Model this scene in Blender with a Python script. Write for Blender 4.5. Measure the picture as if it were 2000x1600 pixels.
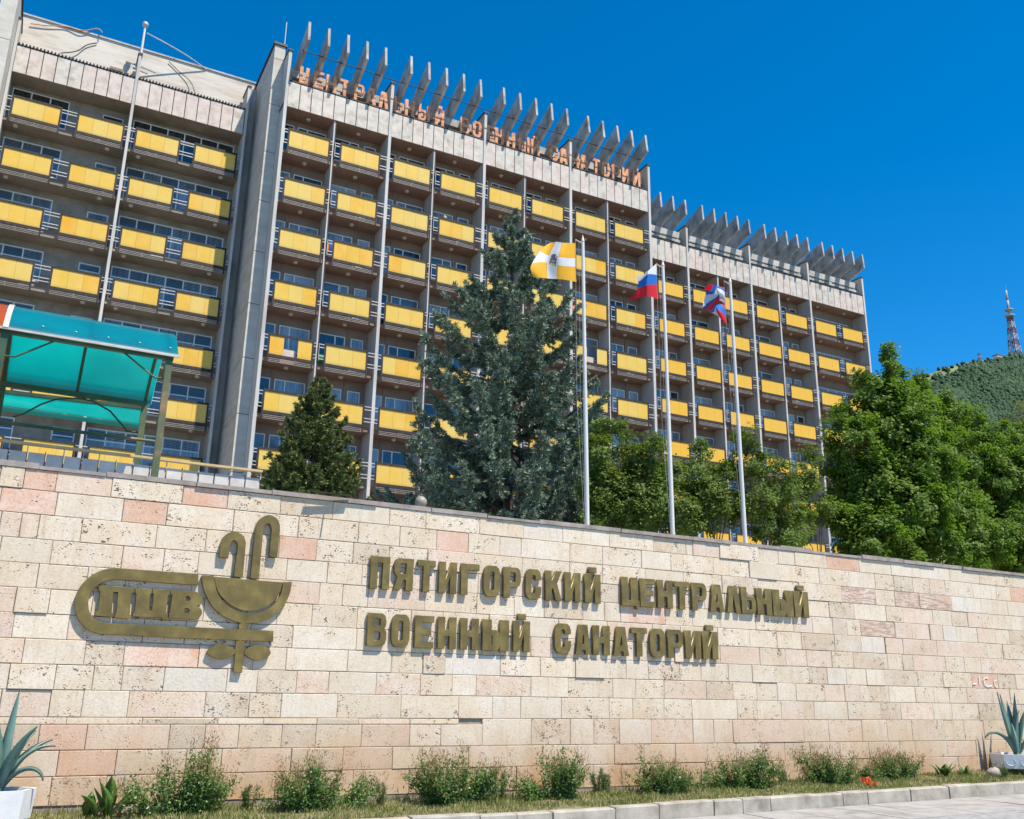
import bpy, math, random
import numpy as np
from mathutils import Matrix, Vector
random.seed(7); rng = np.random.default_rng(7)
sc = bpy.context.scene
for o in list(bpy.data.objects): bpy.data.objects.remove(o)

# ------------------------------------------------------------------ camera
# world: X along the wall to the right, Y away from the road, Z up (metres)
FPX, PT, RO, YA = 1839.7487, 0.292857102, 0.0166724103, 0.481567960   # focal length in px of a 2000 px wide frame
EYE = np.array([0.0, 0.0, 1.6])
_up = np.array([math.sin(RO)*math.cos(PT), -math.cos(RO)*math.cos(PT), math.sin(PT)])
_hf = np.array([0, 0, 1.0]) - _up*_up[2]; _hf /= np.linalg.norm(_hf); _rt = np.cross(-_up, _hf)
CM = np.stack([math.cos(YA)*_rt + math.sin(YA)*_hf, -math.sin(YA)*_rt + math.cos(YA)*_hf, _up])
def W(px, py, Y):
    r = CM @ np.array([(px-1000)/FPX, (py-800)/FPX, 1.0])
    return EYE + r*(Y/r[1])
cd = bpy.data.cameras.new('camera'); cam = bpy.data.objects.new('camera', cd); sc.collection.objects.link(cam)
m = Matrix.Identity(4)
for i in range(3):
    m[i][0] = CM[i, 0]; m[i][1] = -CM[i, 1]; m[i][2] = -CM[i, 2]; m[i][3] = EYE[i]
cam.matrix_world = m
cd.sensor_fit = 'HORIZONTAL'; cd.sensor_width = 36.0; cd.lens = FPX/2000*36.0
cd.clip_start = 0.1; cd.clip_end = 9000
sc.camera = cam
sc.render.resolution_x = 1024; sc.render.resolution_y = 819

# ------------------------------------------------------------------ light
SUN = Vector((0.50, -1.0, 1.95)).normalized()          # towards the sun
el = math.asin(SUN.z); az = math.atan2(SUN.x, SUN.y)
world = bpy.data.worlds.new('World'); sc.world = world; world.use_nodes = True
nt = world.node_tree; nt.nodes.clear()
sky = nt.nodes.new('ShaderNodeTexSky'); sky.sky_type = 'NISHITA'; sky.sun_disc = False
sky.sun_elevation = el; sky.sun_rotation = az; sky.altitude = 600; sky.air_density = 0.75; sky.dust_density = 0.0; sky.ozone_density = 4.0
hs = nt.nodes.new('ShaderNodeHueSaturation'); hs.inputs['Saturation'].default_value = 1.36; hs.inputs['Hue'].default_value = 0.494
bg = nt.nodes.new('ShaderNodeBackground'); bg.inputs['Strength'].default_value = 0.150
wo = nt.nodes.new('ShaderNodeOutputWorld')
nt.links.new(sky.outputs[0], hs.inputs['Color']); nt.links.new(hs.outputs[0], bg.inputs['Color']); nt.links.new(bg.outputs[0], wo.inputs['Surface'])
ld = bpy.data.lights.new('sun', 'SUN'); ld.energy = 4.75; ld.angle = math.radians(0.5); ld.color = (1.0, 0.93, 0.82)
sun = bpy.data.objects.new('sun', ld); sc.collection.objects.link(sun)
sun.rotation_euler = SUN.to_track_quat('Z', 'Y').to_euler(); sun.location = (20, -40, 80)
vs = sc.view_settings; vs.view_transform = 'Standard'; vs.look = 'None'; vs.exposure = 0.62; vs.gamma = 1.0; vs.use_curve_mapping = False

# ------------------------------------------------------------------ helpers
COL = sc.collection
def link(name, me, parent=None, loc=None):
    o = bpy.data.objects.new(name, me); COL.objects.link(o)
    if parent is not None: o.parent = parent
    if loc is not None: o.location = loc
    return o
def tag(o, label=None, cat=None, group=None, kind=None):
    if label: o['label'] = label
    if cat: o['category'] = cat
    if group: o['group'] = group
    if kind: o['kind'] = kind
    return o
def empty(name, label, cat, loc=(0, 0, 0), group=None):
    o = link(name, None, None, loc); o.empty_display_size = 0.2
    return tag(o, label, cat, group)
class MB:
    def __init__(s): s.v = []; s.f = []; s.m = []; s.sm = []
    def add(s, vs, fs, mi=0, smooth=False):
        b = len(s.v); s.v += [tuple(map(float, p)) for p in vs]
        for f in fs: s.f.append(tuple(b+i for i in f)); s.m.append(mi); s.sm.append(smooth)
        return s
    def box(s, x0, x1, y0, y1, z0, z1, mi=0):
        return s.add([(x0,y0,z0),(x1,y0,z0),(x1,y1,z0),(x0,y1,z0),(x0,y0,z1),(x1,y0,z1),(x1,y1,z1),(x0,y1,z1)],
              [(0,3,2,1),(4,5,6,7),(0,1,5,4),(1,2,6,5),(2,3,7,6),(3,0,4,7)], mi)
    def bar(s, a, b, w, h=None, mi=0, up=(0,0,1)):
        a = Vector(a); b = Vector(b); h = h or w; d = (b-a).normalized(); u = Vector(up)
        if abs(d.dot(u)) > .95: u = Vector((0,1,0))
        x = d.cross(u).normalized()*w/2; y = x.cross(d).normalized()*h/2
        vs = [a-x-y, a+x-y, a+x+y, a-x+y, b-x-y, b+x-y, b+x+y, b-x+y]
        return s.add(vs, [(0,3,2,1),(4,5,6,7),(0,1,5,4),(1,2,6,5),(2,3,7,6),(3,0,4,7)], mi)
    def tube(s, pts, rad, n=8, mi=0, cap=True):
        pts = [Vector(p) for p in pts]; r = rad if isinstance(rad, (list, tuple)) else [rad]*len(pts)
        b = len(s.v); ref = None
        for i, p in enumerate(pts):
            d = (pts[min(i+1, len(pts)-1)]-pts[max(i-1, 0)]).normalized()
            if ref is None: ref = Vector((0,0,1)) if abs(d.z) < .9 else Vector((1,0,0))
            x = d.cross(ref).normalized(); y = x.cross(d).normalized(); ref = y
            for k in range(n):
                a = 2*math.pi*k/n; q = p+(x*math.cos(a)+y*math.sin(a))*r[i]; s.v.append(tuple(q))
        for i in range(len(pts)-1):
            for k in range(n):
                k2 = (k+1) % n; s.f.append((b+i*n+k, b+i*n+k2, b+(i+1)*n+k2, b+(i+1)*n+k)); s.m.append(mi); s.sm.append(n > 4)
        if cap:
            e = b+(len(pts)-1)*n; q = len(s.v); s.v += s.v[b:b+n]+s.v[e:e+n]          # own vertices, so the side stays smooth
            s.f.append(tuple(q+k for k in range(n))[::-1]); s.m.append(mi); s.sm.append(False)
            s.f.append(tuple(q+n+k for k in range(n))); s.m.append(mi); s.sm.append(False)
        return s
    def lathe(s, c, prof, n=16, mi=0, smooth=True, a0=0.0, sx=1, sy=1):
        b = len(s.v)
        for r, z in prof:
            for k in range(n):
                a = a0+2*math.pi*k/n; s.v.append((c[0]+r*math.cos(a)*sx, c[1]+r*math.sin(a)*sy, c[2]+z))
        for i in range(len(prof)-1):
            for k in range(n):
                k2 = (k+1) % n; s.f.append((b+i*n+k, b+i*n+k2, b+(i+1)*n+k2, b+(i+1)*n+k)); s.m.append(mi); s.sm.append(smooth)
        return s
    def mesh(s, name, mats):
        me = bpy.data.meshes.new(name); me.from_pydata(s.v, [], s.f)
        for mt in (mats if isinstance(mats, (list, tuple)) else [mats]): me.materials.append(mt)
        me.polygons.foreach_set('material_index', s.m); me.polygons.foreach_set('use_smooth', s.sm); me.update()
        return me
    def obj(s, name, mats, parent=None, loc=None): return link(name, s.mesh(name, mats), parent, loc)
def quads(name, V, mats, mi=None):
    """V: (N,4,3) array of separate quads"""
    V = np.asarray(V, np.float32); n = len(V); me = bpy.data.meshes.new(name)
    me.vertices.add(n*4); me.vertices.foreach_set('co', V.reshape(-1))
    me.loops.add(n*4); me.loops.foreach_set('vertex_index', np.arange(n*4, dtype=np.int32))
    me.polygons.add(n); me.polygons.foreach_set('loop_start', np.arange(n, dtype=np.int32)*4)
    try: me.polygons.foreach_set('loop_total', np.full(n, 4, np.int32))
    except Exception: pass
    for mt in (mats if isinstance(mats, (list, tuple)) else [mats]): me.materials.append(mt)
    if mi is not None: me.polygons.foreach_set('material_index', np.asarray(mi, np.int32))
    me.update(calc_edges=True); return me
def norm(a): return a/np.maximum(np.linalg.norm(a, axis=-1, keepdims=True), 1e-9)
def leaf_quads(C, D, N, L, Wd, fold=0.0):
    """diamond leaves: base C, direction D, normal-ish N, length L, width Wd"""
    D = norm(D); S = norm(np.cross(D, N)); N2 = np.cross(S, D)
    L = np.broadcast_to(np.asarray(L, float), (len(C),))[:, None]; Wd = np.broadcast_to(np.asarray(Wd, float), (len(C),))[:, None]
    a = C; b = C+D*L*.5+S*Wd*.5+N2*L*fold; c = C+D*L; d = C+D*L*.5-S*Wd*.5+N2*L*fold
    return np.stack([a, b, c, d], 1)
def rdir(n): return norm(rng.normal(size=(n, 3)))

# ------------------------------------------------------------------ materials
def mat(name, col, rough=.7, metal=0.0, spec=.5):
    mt = bpy.data.materials.new(name); mt.use_nodes = True; b = mt.node_tree.nodes['Principled BSDF']
    b.inputs['Base Color'].default_value = (*col, 1); b.inputs['Roughness'].default_value = rough
    b.inputs['Metallic'].default_value = metal; b.inputs['Specular IOR Level'].default_value = spec
    return mt
class NT:
    def __init__(s, mt): s.t = mt.node_tree; s.b = s.t.nodes['Principled BSDF']
    def n(s, typ, **kw):
        x = s.t.nodes.new('ShaderNode'+typ)
        for k, v in kw.items():
            if k.startswith('i_'): x.inputs[int(k[2:]) if k[2:].isdigit() else k[2:].replace('_', ' ')].default_value = v
            else: setattr(x, k, v)
        return x
    def l(s, a, b): s.t.links.new(a, b)
    def pos(s, scale=(1,1,1), rnd=True):
        g = s.n('NewGeometry'); mp = s.n('Mapping'); mp.inputs['Scale'].default_value = scale
        s.l(g.outputs['Position'], mp.inputs['Vector'])
        if rnd:
            oi = s.n('ObjectInfo'); mu = s.n('Math', operation='MULTIPLY'); mu.inputs[1].default_value = 37.0
            s.l(oi.outputs['Random'], mu.inputs[0]); cx = s.n('CombineXYZ'); s.l(mu.outputs[0], cx.inputs[0]); s.l(mu.outputs[0], cx.inputs[1])
            s.l(cx.outputs[0], mp.inputs['Location'])
        return mp.outputs[0]
    def noise(s, vec, scale, detail=4, rough=.55):
        x = s.n('TexNoise'); x.inputs['Scale'].default_value = scale; x.inputs['Detail'].default_value = detail; x.inputs['Roughness'].default_value = rough
        s.l(vec, x.inputs['Vector']); return x.outputs['Fac']
    def ramp(s, fac, stops):
        r = s.n('ValToRGB'); e = r.color_ramp.elements
        while len(e) < len(stops): e.new(0.5)
        for i, (p, c) in enumerate(stops):
            e[i].position = p; e[i].color = (*c, 1) if len(c) == 3 else c
        s.l(fac, r.inputs['Fac']); return r.outputs['Color']
    def mix(s, fac, a, b, typ='MIX'):
        x = s.n('Mix', data_type='RGBA', blend_type=typ)
        for inp, v in ((0, fac), (6, a), (7, b)):
            if hasattr(v, 'links'): s.l(v, x.inputs[inp])
            else: x.inputs[inp].default_value = v if inp == 0 else (*v, 1)
        return x.outputs[2]
    def bump(s, h, strength, dist=.01):
        x = s.n('Bump'); x.inputs['Strength'].default_value = strength; x.inputs['Distance'].default_value = dist
        s.l(h, x.inputs['Height']); s.l(x.outputs[0], s.b.inputs['Normal'])
    def col(s, c): s.l(c, s.b.inputs['Base Color'])
def varied(name, stops, scale=3.0, rough=.75, rnd=True, bump=0.0, bscale=40, aniso=(1,1,1), detail=5, metal=0, spec=.4, dist=.01):
    mt = mat(name, stops[0][1], rough, metal, spec); n = NT(mt); p = n.pos(aniso, rnd); f = n.noise(p, scale, detail, .6)
    n.col(n.ramp(f, stops))
    if bump: n.bump(n.noise(p, bscale, 3), bump, dist)
    return mt
def stone(name, a, b, pits, pit_scale=30, vein=None):
    """travertine slab: banded tones, pits, grime towards the joints, soil stain low on the wall"""
    mt = mat(name, a, .62, 0, .25); n = NT(mt); p = n.pos()
    band = n.noise(n.pos((3.4, 1, .55)), 1.7, 3, .5); big = n.noise(p, 2.0, 5, .6)
    c = n.mix(n.ramp(band, [(.47, (0,0,0)), (.53, (1,1,1))]), a, b)
    c = n.mix(n.ramp(big, [(.40, (0,)*3), (.68, (.8,)*3)]), c, tuple((x*.55+y*.45) for x, y in zip((.74,.70,.63), a)))
    oi = n.n('ObjectInfo'); c = n.mix(n.ramp(oi.outputs['Random'], [(0,(.40,)*3),(.35,(0,)*3),(.75,(0,)*3),(1,(.38,)*3)]), c, tuple(x*.80 for x in a))
    st = n.noise(n.pos((9, 1, .8)), 1.6, 5, .65); c = n.mix(n.ramp(st, [(.56, (0,)*3), (.72, (.50,)*3)]), c, (.47, .33, .21))      # rusty rain streaks
    fine = n.noise(p, 30, 5, .7); c = n.mix(n.ramp(fine, [(.36, (.42,)*3), (.54, (0,)*3)]), c, tuple(x*.62 for x in a))
    if vein:
        v = n.noise(n.pos((1.2, 1, 7)), 3.0, 5, .6); c = n.mix(n.ramp(v, [(.48, (0,)*3), (.55, (.85,)*3), (.64, (0,)*3)]), c, vein)
    size = n.noise(p, 9, 3); patch = n.noise(p, 2.6, 3); both = None
    for sc_, k_, lo in ((pit_scale*.50, .36, .44), (pit_scale*1.15, .50, .34)):
        vo = n.n('TexVoronoi', feature='F1'); vo.inputs['Scale'].default_value = sc_; vo.inputs['Randomness'].default_value = 1
        n.l(n.pos((.72, 1, 1.25)), vo.inputs['Vector'])
        th = n.n('Math', operation='MULTIPLY'); n.l(n.ramp(size, [(lo, (.05,)*3), (.70, (1,)*3)]), th.inputs[0]); n.l(n.ramp(patch, [(.32, (.25,)*3), (.58, (1,)*3)]), th.inputs[1])
        t2 = n.n('Math', operation='MULTIPLY'); n.l(th.outputs[0], t2.inputs[0]); t2.inputs[1].default_value = k_*pits
        lt = n.n('Math', operation='LESS_THAN'); n.l(vo.outputs['Distance'], lt.inputs[0]); n.l(t2.outputs[0], lt.inputs[1])
        if both is None: both = lt
        else:
            mx_ = n.n('Math', operation='MAXIMUM'); n.l(both.outputs[0], mx_.inputs[0]); n.l(lt.outputs[0], mx_.inputs[1]); lt = mx_
    c = n.mix(lt.outputs[0], c, (.15, .11, .078))
    tc = n.n('TexCoord'); sg = n.n('SeparateXYZ'); n.l(tc.outputs['Generated'], sg.inputs[0])
    pp = n.n('Math', operation='PINGPONG'); pp.inputs[1].default_value = .5; n.l(sg.outputs['Z'], pp.inputs[0])
    gm = n.n('Math', operation='ADD'); n.l(pp.outputs[0], gm.inputs[0]); gn = n.n('Math', operation='MULTIPLY'); gn.inputs[1].default_value = .34; n.l(n.noise(p, 11, 5, .75), gn.inputs[0]); n.l(gn.outputs[0], gm.inputs[1])
    c = n.mix(n.ramp(gm.outputs[0], [(.125, (.42,)*3), (.20, (0,)*3)]), c, (.36, .28, .20))                                           # dirt along the bed joints
    g = n.n('NewGeometry'); sx = n.n('SeparateXYZ'); n.l(g.outputs['Position'], sx.inputs[0])
    mr = n.n('MapRange'); mr.inputs['From Min'].default_value = .25; mr.inputs['From Max'].default_value = 1.45; mr.inputs['To Min'].default_value = 1; mr.inputs['To Max'].default_value = 0
    n.l(sx.outputs['Z'], mr.inputs['Value'])
    sn = n.noise(n.pos((.9, 1, .5), False), 1.3, 4, .6); sm = n.n('Math', operation='MULTIPLY'); n.l(mr.outputs[0], sm.inputs[0])
    n.l(n.ramp(sn, [(.30, (.25,)*3), (.66, (1,)*3)]), sm.inputs[1]); s2 = n.n('Math', operation='MULTIPLY'); s2.inputs[1].default_value = .95; n.l(sm.outputs[0], s2.inputs[0])
    c = n.mix(s2.outputs[0], c, (.46, .26, .125))
    gr = n.noise(n.pos((1.3, 1, .5), False), 2.2, 6, .72); c = n.mix(n.ramp(gr, [(.58, (0,)*3), (.74, (.42,)*3)]), c, (.36, .29, .21))
    n.col(c)
    hp = n.n('Math', operation='SUBTRACT'); n.l(n.noise(p, 45, 4), hp.inputs[0]); n.l(lt.outputs[0], hp.inputs[1]); n.bump(hp.outputs[0], .5, .006)
    return mt
def leafmat(name, stops, trans=.35, tcol=(.25,.4,.05), rough=.5):
    mt = bpy.data.materials.new(name); mt.use_nodes = True; n = NT(mt); t = n.t; b = n.b
    g = n.n('NewGeometry'); c = n.ramp(g.outputs['Random Per Island'], stops); n.l(c, b.inputs['Base Color'])
    b.inputs['Roughness'].default_value = rough; b.inputs['Specular IOR Level'].default_value = .18
    if trans:
        tr = n.n('BsdfTranslucent'); tr.inputs[0].default_value = (*tcol, 1); mx = n.n('MixShader'); mx.inputs[0].default_value = trans
        n.l(b.outputs[0], mx.inputs[1]); n.l(tr.outputs[0], mx.inputs[2]); n.l(mx.outputs[0], t.nodes['Material Output'].inputs['Surface'])
    return mt
STONE = {
 'c': stone('stone_cream_pitted', (0.650,0.526,0.373), (0.630,0.497,0.350), .95),
 'w': stone('stone_white_smooth', (0.660,0.550,0.405), (0.635,0.516,0.377), .55, 28),
 'b': stone('stone_beige_coarse', (0.591,0.468,0.331), (0.552,0.425,0.299), 1.15, 34),
 'p': stone('stone_pale_pink', (0.640,0.468,0.345), (0.645,0.502,0.363), .8, 32),
 'o': stone('stone_salmon', (0.630,0.372,0.244), (0.625,0.415,0.294), .7, 30),
 'g': stone('stone_grey_white', (0.621,0.540,0.437), (0.640,0.540,0.414), .45, 26),
 's': stone('stone_streaked_pink', (0.611,0.425,0.317), (0.581,0.400,0.299), .5, 34, (0.276,0.193,0.133)),
}
M = {}
M['mortar'] = varied('mortar', [(.3,(.20,.16,.12)),(.7,(.36,.30,.235))], 8, .95)
M['coping'] = varied('coping_slab', [(.3,(.20,.165,.14)),(.7,(.36,.31,.27))], 5, .8, bump=.3, bscale=50)
M['plinth'] = varied('plinth_concrete', [(.3,(.16,.13,.11)),(.7,(.34,.30,.26))], 4, .9, False, .4, 30)
M['concrete'] = varied('grey_concrete', [(.30,(.27,.26,.24)),(.55,(.43,.415,.385)),(.75,(.52,.50,.465))], 1.6, .85, True, .25, 25, (1,1,.35))
M['pergola'] = varied('weathered_concrete', [(.30,(.15,.145,.13)),(.5,(.34,.335,.315)),(.72,(.50,.49,.465))], 1.5, .9, True, .3, 18, (1,.8,.8), 6)
M['finpaint'] = varied('pale_fin_paint', [(.3,(.38,.355,.32)),(.5,(.47,.445,.41)),(.7,(.55,.525,.485))], 1.2, .7, True, .1, 20, (1,1,.25))
M['pylon'] = varied('pylon_cladding', [(.32,(.44,.40,.34)),(.7,(.58,.54,.47))], .9, .75, True, .15, 20, (1,1,3))
M['fascia'] = varied('fascia_marble', [(.30,(.33,.28,.23)),(.5,(.50,.445,.38)),(.72,(.60,.545,.47))], 2.2, .6, True, .1, 20)
M['fasciap'] = varied('fascia_marble_pink', [(.30,(.40,.31,.26)),(.5,(.54,.445,.38)),(.72,(.60,.52,.45))], 2.2, .6, True, .1, 20)
M['parapet'] = varied('parapet_stone', [(.30,(.44,.365,.29)),(.5,(.58,.505,.42)),(.62,(.62,.555,.47)),(.75,(.54,.43,.35))], .8, .7, True, .1, 20, (.7,1,4))
M['plaster'] = varied('pinkish_plaster', [(.3,(.22,.15,.12)),(.7,(.32,.23,.185))], .9, .85, True)
M['plasterg'] = varied('grey_plaster', [(.3,(.20,.17,.14)),(.55,(.31,.275,.235)),(.75,(.37,.335,.285))], 1.2, .9, True, .2, 20)
M['soffit'] = varied('soffit_paint', [(.3,(.21,.135,.095)),(.7,(.31,.205,.15))], .8, .9, True)
M['soffitg'] = varied('soffit_grey', [(.3,(.20,.165,.12)),(.7,(.30,.26,.20))], .8, .9, True)
M['dark'] = mat('dark_flashing', (.035,.032,.03), .6)
M['bmetal'] = varied('brown_metal', [(.3,(.022,.017,.014)),(.7,(.055,.043,.035))], 6, .6, True, spec=.25)
M['rail'] = varied('pale_rail_metal', [(.3,(.38,.34,.29)),(.7,(.55,.50,.44))], 5, .5, True, metal=.2)
M['lrail'] = varied('lower_rail_metal', [(.3,(.24,.20,.17)),(.7,(.38,.33,.28))], 5, .5, True, metal=.2)
M['frame'] = mat('white_window_frame', (.74,.75,.75), .5)
M['lamp'] = mat('opal_lamp_glass', (.50,.44,.36), .4)
M['roof'] = mat('roof_felt', (.10,.10,.10), .9)
def yellow():
    mt = mat('yellow_panel', (.75,.45,.05), .38, 0, .4); n = NT(mt); oi = n.n('ObjectInfo')
    base = n.ramp(oi.outputs['Random'], [(0,(.64,.45,.105)),(.32,(.66,.425,.07)),(.62,(.67,.41,.045)),(.82,(.68,.38,.026)),(.92,(.68,.33,.008)),(.95,(.65,.36,.022)),(1,(.66,.48,.14))])
    g = n.n('TexCoord'); sx = n.n('SeparateXYZ'); n.l(g.outputs['Object'], sx.inputs[0])
    p = n.pos((1,1,.7)); f = n.noise(p, 1.6, 4); base = n.mix(n.ramp(f, [(.35,(0,)*3),(.7,(.45,)*3)]), base, (.71,.50,.14))
    st_ = n.noise(n.pos((14,1,.5)), 1.2, 5, .7); base = n.mix(n.ramp(st_, [(.58,(0,)*3),(.74,(.35,)*3)]), base, (.46,.32,.085))
    mr = n.n('MapRange'); mr.inputs['From Min'].default_value = -.50; mr.inputs['From Max'].default_value = -.34; mr.inputs['To Min'].default_value = .42; mr.inputs['To Max'].default_value = 0
    n.l(sx.outputs['Z'], mr.inputs['Value']); n.col(n.mix(mr.outputs[0], base, (.36,.25,.07)))          # dirt along the foot of the sheet
    return mt
M['yellow'] = yellow()
M['yellow2'] = varied('yellow_panel_far', [(.3,(.68,.40,.05)),(.7,(.69,.375,.022))], .35, .4, False)
def pane(name, tones, rough=.06):
    mt = mat(name, tones[0], rough, 0, .8); n = NT(mt); p = n.pos((3.2,1,.25)); f = n.noise(p, 2.4, 3)
    oi = n.n('ObjectInfo'); c1 = n.ramp(f, [(.36, tones[0]), (.62, tones[1])])
    n.col(n.mix(n.ramp(oi.outputs['Random'], [(.25,(0,)*3),(.75,(1,)*3)]), c1, tones[2])); n.b.inputs['Coat Weight'].default_value = .35; n.b.inputs['Coat Roughness'].default_value = .03
    return mt
M['pane'] = pane('window_glass_curtained', ((.15,.185,.21),(.32,.355,.375),(.10,.13,.155)))
M['paned'] = pane('window_glass_dark', ((.018,.02,.022),(.05,.05,.05),(.03,.03,.03)))
M['panec'] = pane('window_glass_pale_curtain', ((.26,.31,.35),(.40,.44,.46),(.34,.37,.38)))
M['curtain'] = mat('curtain_stripe', (.30,.33,.36), .9)
M['blind'] = mat('dark_blind_slat', (.018,.02,.025), .7)
M['bronze'] = varied('aged_gold_paint', [(.28,(.110,.076,.020)),(.5,(.165,.117,.030)),(.72,(.25,.180,.050))], 4.5, .42, True, .12, 60, metal=.25, spec=.5)
M['rust'] = varied('flaking_red_paint', [(.30,(.20,.06,.04)),(.44,(.52,.22,.11)),(.60,(.66,.34,.19)),(.75,(.60,.42,.34))], 4.0, .8, True, .3, 30)
M['whitepaint'] = varied('white_pole_paint', [(.3,(.56,.54,.50)),(.7,(.63,.61,.57))], 1.5, .45, True)
M['steelrust'] = varied('rusty_green_paint', [(.38,(.035,.085,.04)),(.56,(.11,.11,.05)),(.66,(.28,.155,.065))], 1.6, .55, True)
M['greenpaint'] = varied('green_paint', [(.3,(.02,.055,.03)),(.65,(.045,.10,.05)),(.8,(.15,.12,.06))], 2.0, .5, True)
M['wood'] = varied('handrail_yellow_wood', [(.3,(.40,.27,.11)),(.7,(.58,.43,.22))], 3, .6, True)
M['balpanel'] = varied('balustrade_slab', [(.3,(.42,.37,.34)),(.7,(.60,.56,.52))], 3, .7, True, .1, 30)
M['brown'] = mat('brown_steel', (.085,.035,.02), .6)
M['bluepipe'] = mat('blue_paint', (.03,.30,.55), .4)
M['soil'] = varied('planter_soil', [(.3,(.05,.033,.02)),(.7,(.13,.09,.06))], 14, .95, True, .8, 40, dist=.02)
M['kerb'] = varied('kerb_concrete', [(.28,(.20,.175,.14)),(.5,(.36,.32,.265)),(.72,(.46,.415,.35))], 3.2, .9, True, .5, 45)
M['slab'] = varied('paving_concrete', [(.30,(.22,.20,.18)),(.5,(.32,.295,.27)),(.72,(.40,.375,.345))], 2.6, .9, True, .35, 70)
M['asphalt'] = varied('worn_asphalt', [(.32,(.20,.195,.19)),(.5,(.29,.28,.27)),(.70,(.38,.37,.36))], 9, .9, False, .5, 90)
M['earth'] = varied('dry_earth', [(.3,(.12,.095,.06)),(.5,(.21,.175,.10)),(.7,(.26,.23,.12))], 4, .95, False, .5, 30)
M['ground'] = varied('ground_far', [(.3,(.10,.12,.05)),(.7,(.19,.18,.10))], .05, .95, False)
M['terrace'] = varied('terrace_paving', [(.3,(.26,.24,.22)),(.7,(.36,.34,.31))], 1, .9, False)
M['bark'] = varied('bark', [(.3,(.05,.035,.025)),(.7,(.14,.105,.08))], 9, .95, True, .6, 30, (1,1,.3))
M['potwhite'] = varied('white_planter_paint', [(.3,(.60,.60,.60)),(.7,(.74,.73,.71))], 4, .6, True, .15, 40)
M['potblue'] = varied('pale_blue_relief', [(.3,(.36,.44,.52)),(.7,(.55,.60,.64))], 5, .6, True, .2, 40)

# ------------------------------------------------------------------ ground, road, kerb
WALLY = 13.5
def kz(x): return 0.085 + 0.0125*max(0.0, x-6.5) if x > 6.5 else 0.085          # top of the kerb
def rz(x, y): return kz(x) - 0.20 - 0.002*(12.0-y)
g = MB().add([(-4000,-3000,-.9),(5000,-3000,-.9),(5000,5000,-.9),(-4000,5000,-.9)], [(0,1,2,3)])
tag(g.obj('ground', M['ground']), kind='structure')
r = MB(); xs = [-60,-20,0,3,6.5,9,12,15,18,22,30,60]; ys = [-30,-10,0,6,9.2,10.4]
for i in range(len(xs)-1):
    for j in range(len(ys)-1):
        q = [(xs[i],ys[j]),(xs[i+1],ys[j]),(xs[i+1],ys[j+1]),(xs[i],ys[j+1])]
        r.add([(x,y,rz(x,y)-.006) for x,y in q], [(0,1,2,3)])
road = tag(r.obj('road', M['asphalt']), kind='structure')
pv = MB(); xs = [-60,6.5,60]
for i in range(2): pv.add([(xs[i],10.3,rz(xs[i],10.3)-.03),(xs[i+1],10.3,rz(xs[i+1],10.3)-.03),(xs[i+1],12.2,rz(xs[i+1],12)-.03),(xs[i],12.2,rz(xs[i],12)-.03)], [(0,1,2,3)])
pv = tag(pv.obj('pavement', M['mortar']), kind='structure')
x = 1.0
while x < 24:
    w = random.uniform(.75, .95)
    for (ya, yb) in ((10.36, 11.12), (11.135, 11.885)):
        sk = random.uniform(-.01, .01); mb = MB(); P = [(x+.008,ya),(x+w-.008,ya),(x+w-.008+sk,yb),(x+.008+sk,yb)]; dz = random.uniform(-.004, .004)
        mb.add([(a,b,rz(a,b)-.04) for a,b in P]+[(a,b,rz(a,b)+dz) for a,b in P], [(4,5,6,7),(0,1,5,4),(1,2,6,5),(2,3,7,6),(3,0,4,7)])
        mb.obj('paving_slab', M['slab'], pv)
    x += w
kerb = tag(MB().add([(-60,11.93,kz(-60)-.4),(6.5,11.93,kz(6.5)-.4),(60,11.93,kz(60)-.4),(60,12.06,kz(60)-.05),(6.5,12.06,kz(6.5)-.05),(-60,12.06,kz(-60)-.05)], [(0,1,4,5),(1,2,3,4)]).obj('kerb', M['mortar']), kind='structure')
x = .6
while x < 24:
    w = random.choice([.45,.55,.75,.95,1.0,1.0]); e = .018; y0 = 11.90+random.uniform(-.018,.012); dz = random.uniform(-.012,.01); y1 = 12.07
    a, b = x+.009, x+w-.009; mb = MB(); j = lambda s=.006: random.uniform(-s, s)
    vs_ = [(a,y0,kz(a)-.36),(b,y0,kz(b)-.36),(b+j(),y0+j(),kz(b)-e+dz),(a+j(),y0+j(),kz(a)-e+dz),(a+e,y0+e+j(),kz(a)+dz+j(.004)),(b-e,y0+e+j(),kz(b)+dz+j(.004)),(b,y1,kz(b)+dz),(a,y1,kz(a)+dz),(a,y1,kz(a)-.36),(b,y1,kz(b)-.36)]
    mb.add(vs_, [(0,1,2,3),(3,2,5,4),(4,5,6,7),(7,6,9,8),(1,9,6,5,2),(0,3,4,7,8)])
    mb.obj('kerb_stone', M['kerb'], kerb); x += w
# verge between kerb and wall
vb = MB(); xs = np.linspace(-8, 30, 77); ys = np.linspace(12.05, 13.62, 9)
vz = lambda x, y: kz(x)-.02 + .05*max(0,(y-12.05)/1.5) + .012*math.sin(x*3.1+y*5)+.01*math.sin(x*7.7-y*3)
for x in xs:
    for y in ys: vb.v.append((x, y, vz(x, y)))
for i in range(len(xs)-1):
    for j in range(len(ys)-1):
        a = i*len(ys)+j; vb.f.append((a, a+len(ys), a+len(ys)+1, a+1)); vb.m.append(0); vb.sm.append(True)
tag(vb.obj('verge', M['earth']), kind='structure')
# terrace behind the wall
TZ = 4.08
tag(MB().box(-120,140,13.9,140,-.5,TZ).obj('terrace', M['terrace']), kind='structure')
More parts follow.
